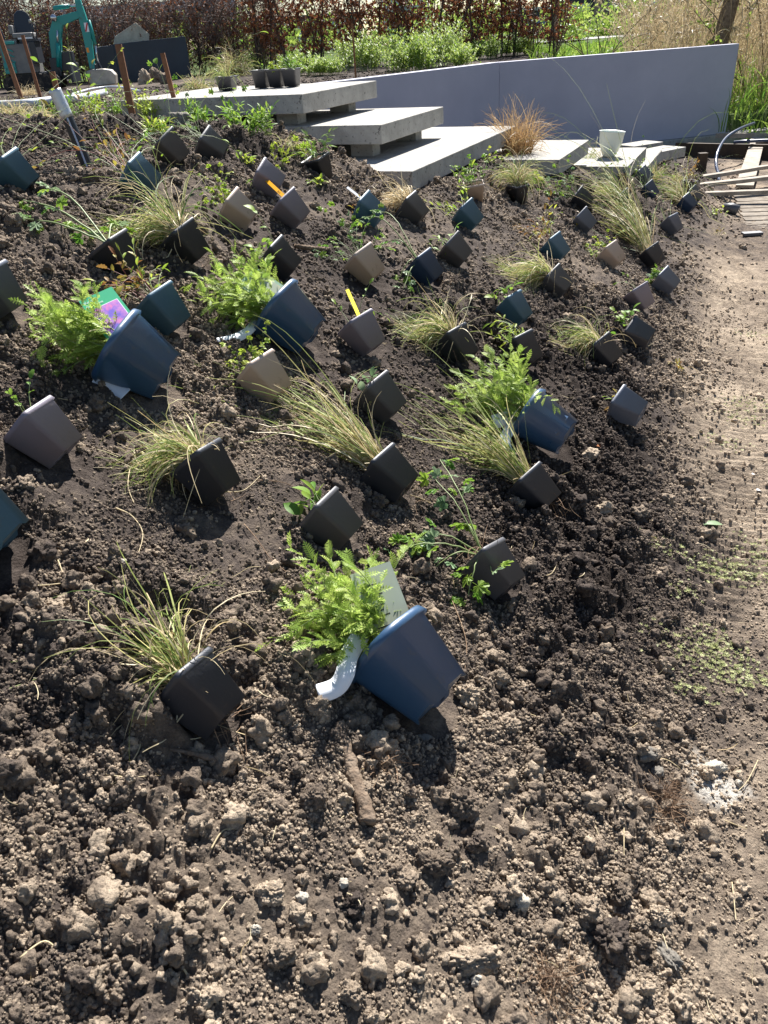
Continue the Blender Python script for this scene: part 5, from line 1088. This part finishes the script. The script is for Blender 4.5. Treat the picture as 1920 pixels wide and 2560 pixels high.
b2[2] = a[2]; l2 = a-dirn*.36+per*.42; wallq('side_panel', a, b2, hC, hC+.05); wallq('side_panel', l2, a-dirn*.005, hC-.03, hC-.02); wallq('side_panel', b2-dirn*.045+per*.045, b2+per*.8, hC+.05, hC+.05); wallq('side_panel', b2+per*.8, a+per*.9, hC+.04, hC); wallq('side_panel', a+per*.9, l2, hC, hC-.03)
mb = MB(); p = a+per*.42+dirn*.02; q = [(-.12, 0), (.52, 0), (.62, .42), (.42, .66), (.02, .42)]; mb.add([p+dirn*x+[0, 0, z*.8+.36] for x, z in q]+[p+per*.35+dirn*x+[0, 0, z*.8+.36] for x, z in q], [(0, 1, 2, 3, 4), (9, 8, 7, 6, 5)]+[(i, i+5, (i+1) % 5+5, (i+1) % 5) for i in range(5)])
o = ob('concrete_block', mb.mesh('concrete_block', M['stone'], M_=T(*p)), label='pale grey angular block leaning in the navy container', cat='block', bevel=.01); o.matrix_world = T(*p)
for k, (px, py, r) in enumerate(((352, 200, 26), (372, 198, 22), (392, 206, 20), (415, 210, 16), (365, 210, 20))): 
    rock(px, py, r, ['tall dark clod heap in front of the navy container', 'clod in the middle of the heap at the navy container', 'clod at the right side of the heap at the container', 'smallest clod right of the heap at the container', 'low clod in front of the heap at the container'][k], stretch=(.9, .9, 1.3), group='soil heap at the container')
def gpath(L_, z): return [lev(x, y, z) for x, y in L_]
hose('pale_hose', gpath([(-30, 262), (60, 258), (130, 250), (200, 244), (262, 231)], 1.08), .035, M['hose'], 'thick pale hose lying along the slope crest at the left')
hose('pale_hose', gpath([(180, 236), (230, 222), (290, 217), (350, 228)], 1.10), .012, M['hose'], 'thin pale hose looping in front of the digger bucket')
for k, (px, lb) in enumerate(((172, 'left one of two small white stones by the digger track'), (186, 'right one of two small white stones by the digger track'))): rock(px, 230, 7, lb, 'stone', cat='stone', name='stone')

# ------------------------------------------------------------------ hedge
def twiggy(seed, h=1.9, n=22, leaves=90, w_=.32, tr=.016, lm='beech', lz=(.35, 1.0), s1=.045):
    g = np.random.default_rng(seed); tb = MB(); n0 = 3; P0 = g.normal(0, .05, (n0, 3))*[1, 1, 0]; D0 = np.array([0, 0, 1.])+g.normal(0, .10, (n0, 3)); 
    P, DD = paths(P0, D0, np.full(n0, h)*g.uniform(.85, 1.1, n0), 9, np.zeros(n0), .04, None, g)
    for k in range(n0): tb.tube(P[:, k], np.linspace(tr, tr*.35, 10)*(1 if k == 0 else .6), 6)
    k = g.integers(0, n0, n*3); i = g.integers(1, 9, n*3); p = P[i, k]; D = DD[i, k]*.9+g.normal(0, .8, (n*3, 3)); Q, QD = paths(p, D, g.uniform(.18, .5, n*3)*w_/.32, 7, g.uniform(-.4, .1, n*3), .16, None, g)
    # finer second order
    m = n*9; k2 = g.integers(0, n*3, m); i2 = g.integers(2, 8, m); Q2, QD2 = paths(Q[i2, k2], QD[i2, k2]+g.normal(0, .8, (m, 3)), g.uniform(.08, .26, m), 5, g.uniform(-.3, .3, m), .2, None, g)
    v1, f1 = ribbons(Q, QD, np.full(n*3, .0055), .35, g); v2, f2 = ribbons(Q2, QD2, np.full(m, .003), .4, g); tv = np.concatenate([v1, v2]); tf = np.concatenate([f1, f2+len(v1)])
    lv = []; lf = []
    for _ in range(leaves):
        for _t in range(9):
            a, b = g.integers(0, m), g.integers(2, 6); pp = Q2[b, a]
            if lz[0]*h < pp[2] < lz[1]*h: break
        s_ = g.uniform(.022, s1); A = g.normal(size=3); A[2] -= .7; A = unit(A)*s_; Bv = unit(np.cross(A, g.normal(size=3)))*s_*.33; cu = unit(np.cross(A, Bv))*s_*.25; o = len(lv)
        lv += [pp, pp+A*.5+Bv+cu, pp+A*1.1, pp+A*.5-Bv+cu]; lf += [(o, o+1, o+2, o+3)]
    return tb.mesh('trunk', M['darkstem'], True), mkmesh('twigs', tv, tf, M['hedgetwig']), (mkmesh('leaves', lv, lf, M[lm]) if lv else None)
VA = [twiggy(s, 1.75, 60, 500, .3, .014, lz=(.05, 1)) for s in (1, 2, 3)]; VB = [twiggy(s, 2.2, 30, 1350, .40, .022, lz=(.14, .62), s1=.07) for s in (11, 12, 13, 14)]
def shrub(VV, p, rz, s, label, group, i, name='hedge_shrub'):
    Mx = T(*p)@Matrix.Rotation(rz, 4, 'Z')@Matrix.Scale(s, 4); t = thing(name, label, 'hedge shrub', Mx, group); tr, tw, lv = VV[i % len(VV)]; ob('trunk', tr, t); ob('twigs', tw, t, kind='stuff'); 
    if lv: ob('leaves', lv, t, kind='stuff')
rg = random.Random(3); k = 0
for x in np.arange(-9.2, -1.6, .27):
    for row in (0, .45):
        y = 17.2+row+.02*x+rg.uniform(-.12, .12); shrub(VA, (x+rg.uniform(-.1, .1), y, float(Hm(x, y))-.02), rg.uniform(0, 6), rg.uniform(.95, 1.15), 'bare twiggy brown shrub of the hedge behind the digger and container', 'twiggy hedge shrubs', k); k += 1
for nb, x in enumerate(np.arange(-1.5, 3.75, .33)):
    y = 16.4-.10*x+rg.uniform(-.2, .2); xx = x+rg.uniform(-.08, .08); shrub(VB, (xx, y, float(Hm(xx, y))-.02), rg.uniform(0, 6), rg.uniform(.9, 1.12), ('young beech with rusty leaves, %s from the left in the hedge behind the wall' % (['first']+ORD[1:]+['last'])[min(nb, 18)]), 'beeches of the hedge behind the wall', k, 'beech_tree'); k += 1
# undergrowth behind the hedge, green things showing through
def leafcloud(n, sx, sy, sz, seed, s0=.03, s1=.07, m='shrub', ball=True):
    g = np.random.default_rng(seed); c = g.normal(0, .45, (max(6, n//60), 3)); c[:, 2] = np.abs(c[:, 2]); k = g.integers(0, len(c), n); p = c[k]+g.normal(0, .22, (n, 3)); p[:, 2] = np.abs(p[:, 2])
    p = p*[sx, sy, sz]; A = g.normal(size=(n, 3)); A[:, 2] += .5; A /= np.linalg.norm(A, axis=1)[:, None]; s_ = g.uniform(s0, s1, n)[:, None]; B_ = np.cross(A, g.normal(size=(n, 3))); B_ /= np.linalg.norm(B_, axis=1)[:, None]
    V_ = np.stack([p, p+A*s_*.5+B_*s_*.28, p+A*s_, p+A*s_*.5-B_*s_*.28], 1).reshape(-1, 3); return mkmesh('leaves', V_, np.arange(4*n).reshape(n, 4), M[m])
# leafy perennials in a row on the plateau
def perennial(seed, h, n=44, m='shrub'):
    g = np.random.default_rng(seed); P, DD = paths(g.normal(0, .09, (n, 3))*[1, 1, 0], np.array([0, 0, 1.])+g.normal(0, .22, (n, 3)), h*g.uniform(.6, 1.05, n), 8, g.uniform(-.1, .3, n), .05, None, g); v1, f1 = ribbons(P, DD, np.full(n, .004), .5, g); V_ = []; 
    for k in range(n):
        for j in range(16):
            t_ = (.12+.86*(j+g.random()*.8)/16)*8; i = min(int(t_), 7); f = t_-i; p = P[i, k]*(1-f)+P[i+1, k]*f; a = j*2.4+g.random(); y = unit(np.array([math.cos(a), math.sin(a), .7])); w_ = unit(np.cross(y, [0, 0, 1]))*.013; s_ = .075*g.uniform(.6, 1.1); V_ += [p, p+y*s_*.5+w_, p+y*s_, p+y*s_*.5-w_]
    return mkmesh('stems', v1, f1, M['stem']), mkmesh('leaves', V_, np.arange(len(V_)).reshape(-1, 4), M[m])
PV = [perennial(s, h) for s, h in ((1, .62), (2, .75), (3, .5), (4, .34))]
rr = [(640,178,3),(665,165,3),(700,160,3),(768,188,3),(800,188,3),(830,188,3),(868,176,1),(905,178,1),(930,176,0),(985,178,0),(1010,182,2),(1040,178,0),(1062,180,2),(1085,168,1),(1110,165,1),(1140,160,0),(1150,170,3),(1190,150,3),(1225,148,2),(1265,140,3),(1300,138,3),(940,165,1),(1022,160,0),(750,160,0),(720,172,3),(1052,150,1),(1160,140,1),(620,172,0),(590,160,1),(545,160,2)]
rr.sort(key=lambda q: q[0])
def plabel(px, i):
    L_ = [q[0] for q in rr]
    if px < 875: return '%s green perennial left of the thin rusty rod' % ORD[sum(px < a < 875 for a in L_)]
    if px < 1112: return '%s green perennial right of the thin rusty rod, before the brick' % ORD[sum(875 <= a < px for a in L_)+sum(1 for a in rr[:i] if a[0] == px)]
    return '%s green perennial right of the brick, behind the wall' % ORD[sum(1112 <= a < px for a in L_)]
for i, (px, py, v) in enumerate(rr):
    p = gnd(px, py); t = thing('leafy_perennial', plabel(px, i), 'plant', T(*p)@Matrix.Rotation(i*1.3, 4, 'Z')@Matrix.Scale(rg.uniform(.72, .95), 4), 'green perennials in front of the hedge'); st, lv = PV[v]; ob('stems', st, t, kind='stuff'); ob('leaves', lv, t, kind='stuff')
LC = [leafcloud(1500, .9, .6, .7, s, .05, .11) for s in (1, 2, 3)]
for i, x in enumerate(np.arange(-11, 2.4, .95)):
    y = 19.5+rg.uniform(0, 2.5); o = ob('bush', LC[i % 3], label='green bush showing through the hedge', cat='bush', group='bushes behind the hedge'); o.matrix_world = T(x, y, float(Hm(x, y))-.1)@Matrix.Rotation(i, 4, 'Z')@Matrix.Diagonal((1, 1, rg.uniform(.7, 1.2), 1))
t1 = ob('tree_crown', leafcloud(3800, 1.6, 1.2, 1.6, 9, .07, .14), label='fresh green tree foliage behind the digger in the top left corner', cat='tree'); t1.matrix_world = T(-8.8, 19.2, 1.25)
# post, slender tree, budding shrub, birch trunk
def pole(px, py, pyt, r, m, name, label, cat, Zb, lean=0, n=10, taper=.9):
    p = lev(px, py, Zb); d = (p-CAMP)@FWD; h = (py-pyt)/FPX*d/1.1; mb = MB(); pts = [p+np.array([lean*h*t, 0, h*t])+(rng.normal(0, .012, 3)*[1, 1, 0] if 0 < t < 1 and m in ('bark', 'darkstem') else 0) for t in np.linspace(-.05, 1, 8)]; mb.tube(pts, np.linspace(r, r*taper, 8), n); o = ob(name, mb.mesh(name, M[m], True), label=label, cat=cat); return p, h
pole(1386, 148, -120, .055, 'wood', 'wooden_post', 'round wooden post behind the retaining wall', 'post', .75, n=14)
p = CAMP+ray(1786, 125)*12.3; p[2] = float(Hm(p[0], p[1])); mb = MB(); mb.tube([p+np.array([(t-.9)*.26+.05*math.sin(t*2.2), 0, t-.1]) for t in np.linspace(0, 3.2, 14)], np.linspace(.13, .105, 14)*(1+rng.normal(0, .03, 14)), 14); bt = thing('slender_tree', 'leaning grey tree trunk with tiny fresh leaves behind the wall', 'tree', T(*p)); ob('trunk', mb.mesh('trunk', M['bark'], True, T(*p)), bt)
g_ = np.random.default_rng(31); P_, DD = paths(p+np.array([-.05, 0, .8])+g_.normal(0, .1, (26, 3))+np.outer(g_.random(26), [.45, 0, 1.7]), np.array([0, 0, .5])+g_.normal(0, 1, (26, 3)), g_.uniform(.3, .9, 26), 7, g_.uniform(-.3, .3, 26), .1, None, g_); V_, F_ = ribbons(P_, DD, np.full(26, .008), .4, g_); ob('twigs', mkmesh('twigs', V_, F_, M['darkstem'], M_=T(*p)), bt, kind='stuff')
def budleaves(P_, DD, per, s, seed, m='shrub', M_=None, parent=None):
    g = np.random.default_rng(seed); V_ = []
    for k in range(P_.shape[1]):
        for j in range(per):
            t_ = (.2+.8*g.random())*(P_.shape[0]-1.01); i = int(t_); f = t_-i; q = P_[i, k]*(1-f)+P_[i+1, k]*f
            for c_ in range(3): A = unit(g.normal(size=3)+[0, 0, .6]); B_ = unit(np.cross(A, g.normal(size=3))); s_ = s*g.uniform(.6, 1.2); V_ += [q, q+A*s_*.5+B_*s_*.28, q+A*s_, q+A*s_*.5-B_*s_*.28]
    ob('leaves', mkmesh('leaves', V_, np.arange(len(V_)).reshape(-1, 4), M[m], M_=M_), parent, kind='stuff')
budleaves(P_, DD, 7, .07, 5, 'shrub', T(*p), bt)
for px, py, Zb, h, n, lb in ((1508, 136, 13.5, 1.5, 20, 'bare stemmed shrub with first leaves behind the middle of the wall'), (1340, 158, 14, 1.5, 7, 'thin dark young tree left of the round wooden post'), (1910, 120, 12.5, 2.2, 6, 'thin dark shoot among the reeds at the right edge')):
    p = CAMP+ray(px, py)*Zb; p[2] = max(float(Hm(p[0], p[1])), p[2]-.9); t = thing('budding_shrub', lb, 'shrub', T(*p)); g_ = np.random.default_rng(px); P_, DD = paths(p+g_.normal(0, .05, (n, 3))*[1, 1, 0]-[0, 0, .5], np.array([0, 0, 1.])+g_.normal(0, .28, (n, 3)), (h+.5)*g_.uniform(.7, 1.1, n), 10, np.zeros(n), .05, None, g_)
    mb = MB(); [mb.tube(P_[:, k], np.linspace(.016, .004, 11), 5) for k in range(n)]; ob('stems', mb.mesh('stems', M['bark'], True, T(*p)), t, kind='stuff'); budleaves(P_, DD, 5, .034, px, 'shrub', T(*p), t)

# ------------------------------------------------------------------ reeds, turf
g_ = np.random.default_rng(77); n = 4600; x = g_.uniform(4.3, 15, n); y = 13.0+(g_.random(n)**1.2)*9+np.maximum(0, (8-x))*.25; ok = (y > 13.1+.15*x*0) & (x > 4.0+(y-12.4)*.27); x, y = x[ok], y[ok]; n = len(x); p0 = np.stack([x, y, Hm(x, y)-.05], 1)
P_, DD = paths(p0, np.array([.02, 0, 1.])+g_.normal(0, .10, (n, 3)), g_.uniform(1.2, 2.5, n), 7, g_.uniform(0, .25, n), .03, None, g_); V_, F_ = ribbons(P_, DD, np.full(n, .006), .5, g_)
m = n*2; k = g_.integers(0, n, m); i = g_.integers(2, 7, m); Q, QD = paths(P_[i, k], DD[i, k]*.6+g_.normal(0, .7, (m, 3)), g_.uniform(.15, .45, m), 5, g_.uniform(.2, 1.4, m), .1, None, g_); V2, F2 = ribbons(Q, QD, np.full(m, .007), .2, g_)
k = np.nonzero(g_.random(n) < .30)[0]; mm = np.repeat(k, 9); R_, RD = paths(P_[7, mm]-[0, 0, .02], np.array([.25, 0, .3])+g_.normal(0, .5, (len(mm), 3)), g_.uniform(.07, .20, len(mm)), 4, g_.uniform(.5, 2, len(mm)), .15, None, g_); V3, F3 = ribbons(R_, RD, np.full(len(mm), .010), .4, g_)
ob('reeds', mkmesh('reeds', np.concatenate([V_, V2, V3]), np.concatenate([F_, F2+len(V_), F3+len(V_)+len(V2)]), M['reedm']), kind='stuff')
n = 1500; x = g_.uniform(4.8, 9.5, n); y = g_.uniform(11.0, 16, n); ok = (x > 5.55+(y-12.4)*.36*(y > 12.4)) | ((y > 12.7) & (x > 5.35)); x, y = x[ok], y[ok]; n = len(x); p0 = np.stack([x, y, Hm(x, y)-.02], 1)
P_, DD = paths(p0, np.array([0, 0, 1.])+g_.normal(0, .16, (n, 3)), g_.uniform(.3, 1.0, n), 7, g_.uniform(.1, .9, n), .04, None, g_); V_, F_ = ribbons(P_, DD, np.full(n, .013), .1, g_); ob('green_reeds', mkmesh('green_reeds', V_, F_, M['reedg']), kind='stuff')
for px, py in ((1530, 336), (1560, 338), (1745, 322), (1775, 325), (1805, 330), (1600, 338)): 
    p = lev(px, py, -.0); q = np.repeat(p[None], 7, 0)+g_.normal(0, .06, (7, 3))*[1, .4, 0]; P_, DD = paths(q, np.array([0, 0, 1.])+g_.normal(0, .16, (7, 3)), g_.uniform(.3, .75, 7), 7, g_.uniform(0, .6, 7), .04, None, g_); V_, F_ = ribbons(P_, DD, np.full(7, .009), .1, g_)
    t = ob('reed_shoot', mkmesh('reed_shoot', V_, F_, M['reedg']), label='fresh reed shoots growing at the foot of the retaining wall', cat='reed', group='reed shoots below the wall')
n = 20000; x = g_.uniform(2.2, 24, n); y = 13+g_.random(n)**1.5*47; ok = (x > 2.6+(y-13)*.16); x, y = x[ok], y[ok]; n = len(x); p0 = np.stack([x, y, Hm(x, y)-.02], 1)
P_, DD = paths(p0, np.array([0, 0, 1.])+g_.normal(0, .25, (n, 3)), g_.uniform(.15, .42, n)*(1+.02*(y-13)), 4, g_.uniform(.1, .9, n), .06, None, g_); V_, F_ = ribbons(P_, DD, .010+.0012*(y-13), .1, g_); ob('meadow_grass', mkmesh('meadow_grass', V_, F_, M['turf']), kind='stuff')

# ------------------------------------------------------------------ road, cars, houses far off
mb = MB(); A = [lev(1330, 108, -.1), lev(1480, 98, -.1), lev(1660, 84, -.1), lev(1800, 70, -.1)]; up = np.array([0, 0, .02]); 
mb.add([q for p in A for q in (p+up, p+up+unit([p[0]*.0+.2, 1, 0])*9.0)], [(2*i, 2*i+2, 2*i+3, 2*i+1) for i in range(3)]); ob('road', mb.mesh('road', M['tarmac']), kind='structure')
def car(px, py, Z, wpx, m, label, rz, van=False):
    p = lev(px, py, Z); d = (p-CAMP)@FWD; L_ = wpx/FPX*d; s = L_/1.75; Mx = T(*p)@Matrix.Rotation(rz, 4, 'Z')@Matrix.Scale(s, 4); t = thing('parked_car', label, 'van' if van else 'car', Mx)
    H_ = 1.95 if van else 1.45; n = 8; sec = [(-2.0, .45, .85), (-1.9, .30, 1.0), (-1.1, .28, H_*.58), (-.55, .28, H_*.96), (.9, .28, H_), (1.9, .30, H_*(.95 if van else .7)), (2.0, .45, H_*.6)]; mb = MB(); V_ = []
    for x_, z0, z1 in sec:
        for y_, z_ in ((-.82, z0), (-.86, (z0+z1)/2), (-.70, z1), (.70, z1), (.86, (z0+z1)/2), (.82, z0)): V_.append((y_, x_, z_))
    F_ = [(i*6+j, i*6+(j+1) % 6, i*6+6+(j+1) % 6, i*6+6+j) for i in range(6) for j in range(6)]+[tuple(range(5, -1, -1)), tuple(range(36, 42))]; mb.add(V_, F_); ob('body', mb.mesh('body', M[m], True), t, bevel=.03)
    mb = MB(); mb.add([(-.66, -1.12, H_*.60), (.66, -1.12, H_*.60), (.58, -.60, H_*.94), (-.58, -.60, H_*.94)], [(0, 1, 2, 3)]); o = ob('windscreen', mb.mesh('windscreen', M['glass']), t); s_ = o.modifiers.new('t', 'SOLIDIFY'); s_.thickness = .05; s_.offset = 1
    for y_ in (-.80, .80):
        for x_ in (-1.35, 1.3): mb = MB(); mb.tube([(y_-.1, x_, .33), (y_+.1, x_, .33)], .33, 16); ob('wheel', mb.mesh('wheel', M['tyre'], True), t)
    for y_ in (-.6, .6): mb = MB(); mb.box((y_, -1.97, .72), (.3, .1, .16)); ob('headlight', mb.mesh('headlight', M['lamp']), t, bevel=.02)
car(1408, 96, -.1, 50, 'carw', 'white van parked by the road seen between the hedge and the shrub', -.15, True); car(1345, 92, -.1, 44, 'cardk', 'dark car left of the white van behind the last beeches', .3); car(1205, 88, -.1, 42, 'carw', 'white car glimpsed through the beech hedge', .5)
def house(px0, px1, pyb, pyt, Z, m, label, depth=7, wins=(), roof=None, cat='house', name='house'):
    a = lev(px0, pyb, Z); d = (a-CAMP)@FWD; b = CAMP+ray(px1, pyb-.07*(px1-px0)*.9)*d; b[2] = Z; h = (pyb-pyt)/FPX*d/1.15; t = thing(name, label, cat, T(*a)); u = unit((b-a)*[1, 1, 0]); n_ = np.array([-u[1], u[0], 0]); W_ = np.linalg.norm(b-a)
    def quad(nm, x0, x1, z0, z1, off, dep, mm, par=t, bv=.0):
        P = [a+u*x0+n_*off, a+u*x1+n_*off, a+u*x1+n_*(off+dep), a+u*x0+n_*(off+dep)]; mb = MB(); mb.add([q+[0, 0, z0] for q in P]+[q+[0, 0, z1] for q in P], [(3, 2, 1, 0), (4, 5, 6, 7), (0, 1, 5, 4), (1, 2, 6, 5), (2, 3, 7, 6), (3, 0, 4, 7)]); return ob(nm, mb.mesh(nm, M[mm], M_=T(*a)), par)
    quad('wall', 0, W_, -.5, h, 0, depth, m)
    for (f0, f1, g0, g1, mm) in wins: w1 = quad('window' if mm != 'doorb' else 'door', W_*f0, W_*f1, h*g0, h*g1, -.06, .1, 'roofw' if mm == 'glass' else mm); (quad('pane', W_*f0+.1, W_*f1-.1, h*g0+.1, h*g1-.1, -.09, .06, 'glass', w1) if mm == 'glass' else None)
    if roof: quad('roof', -.5, W_+.5, h, h+roof[1], -.6, depth+1.2, roof[0])
    return t
house(965, 1075, 118, -70, -.1, 'bldg', 'pale blue white house seen through the beech hedge', 8, ((.30, .55, .18, .42, 'glass'), (.65, .9, .18, .5, 'glass')), ('bldark', .6))
house(600, 905, 140, 62, -.1, 'bldg', 'low pale building with dark windows behind the hedge', 8, tuple((.05+.16*i, .16+.16*i, .25, .8, 'glass') for i in range(6)), ('bldark', .5))
house(-60, 118, 150, 17, -.1, 'bldark', 'dark barn with a pale roof behind the digger', 9, (), ('roofw', 4.5), 'barn')
house(120, 600, 140, 30, -.1, 'bldg', 'long pale building behind the twiggy hedge', 8, tuple((.04+.12*i, .12+.12*i, .3, .75, 'glass') for i in range(8)), ('roofw', 2.0))
house(1384, 1500, 68, -60, -.1, 'bldark', 'dark clad house at the top right above the white van', 8, ((.3, .5, .5, .75, 'glass'), (.65, .85, .5, .75, 'glass')), ('roofw', .5))
house(1410, 1462, 76, 32, -.1, 'brownw', 'small shed with a pale roof in front of the dark house', 4, (), ('roofw', 1.2), 'shed')
house(1080, 1380, 92, 45, -.1, 'bldark', 'low dark building right of the pale house', 8, tuple((.08+.2*i, .2+.2*i, .3, .75, 'glass') for i in range(4)), ('roofw', .8))
house(1500, 1655, 62, -70, -.1, 'brownw', 'brown brick house behind the reeds', 8, ((.1, .28, .35, .6, 'glass'), (.45, .62, .35, .6, 'glass')), ('bldark', 2))
house(1655, 1700, 60, -70, -.1, 'bldg', 'narrow pale house front with a blue door', 8, ((.3, .7, .02, .4, 'doorb'),), ('bldark', 1))
house(1700, 1990, 55, -40, -.1, 'brownw', 'brown house hidden behind the tall reeds', 8, ((.3, .5, .3, .6, 'glass'),), ('bldark', 2))
pole(1572, 84, -60, .06, 'galv', 'lamp_post', 'thin pale lamp post in front of the brown house', 'lamp post', -.1); pole(1612, 92, 10, .05, 'darkstem', 'garden_post', 'thin dark post in front of the reeds by the road', 'post', -.1)
p = lev(1552, 42, 1.6); mb = MB(); mb.lathe([(.0, .25), (.16, .2), (.25, .05), (.25, -.05), (.16, -.2), (.0, -.25)], 14); mb.tube([(0, 0, -.25), (0, 0, -1.7)], .05, 8); o = ob('globe_lamp', mb.mesh('globe_lamp', M['lamp'], True), label='white globe lamp by the road', cat='lamp'); o.matrix_world = T(*p)
HC = [leafcloud(1800, 2.0, 1.6, 1.6, s, .12, .28) for s in (21, 22)]
for i, (px, py, s) in enumerate(((1330, 88, .55), (1530, 84, .5), (1480, 90, .35), (1190, 100, .6), (1120, 96, .7), (900, 118, .7), (780, 128, .7), (1370, 90, .5), (1250, 96, .6), (1590, 80, .45))):
    p = lev(px, py, -.1); o = ob('bush', HC[i % 2], label='roundish green bush far off by the road', cat='bush', group='far bushes by the road'); o.matrix_world = T(*p)@Matrix.Rotation(i*2., 4, 'Z')@Matrix.Scale(s*.5, 4)
for i in range(34):
    x = -90+i*6.5; y = 95+8*math.sin(i*2.1); o = ob('far_tree', HC[i % 2], label='distant green tree behind the houses', cat='tree', group='distant trees'); o.matrix_world = T(x, y, -.5)@Matrix.Rotation(i*1., 4, 'Z')@Matrix.Scale(2.2+.7*math.sin(i*1.7), 4)
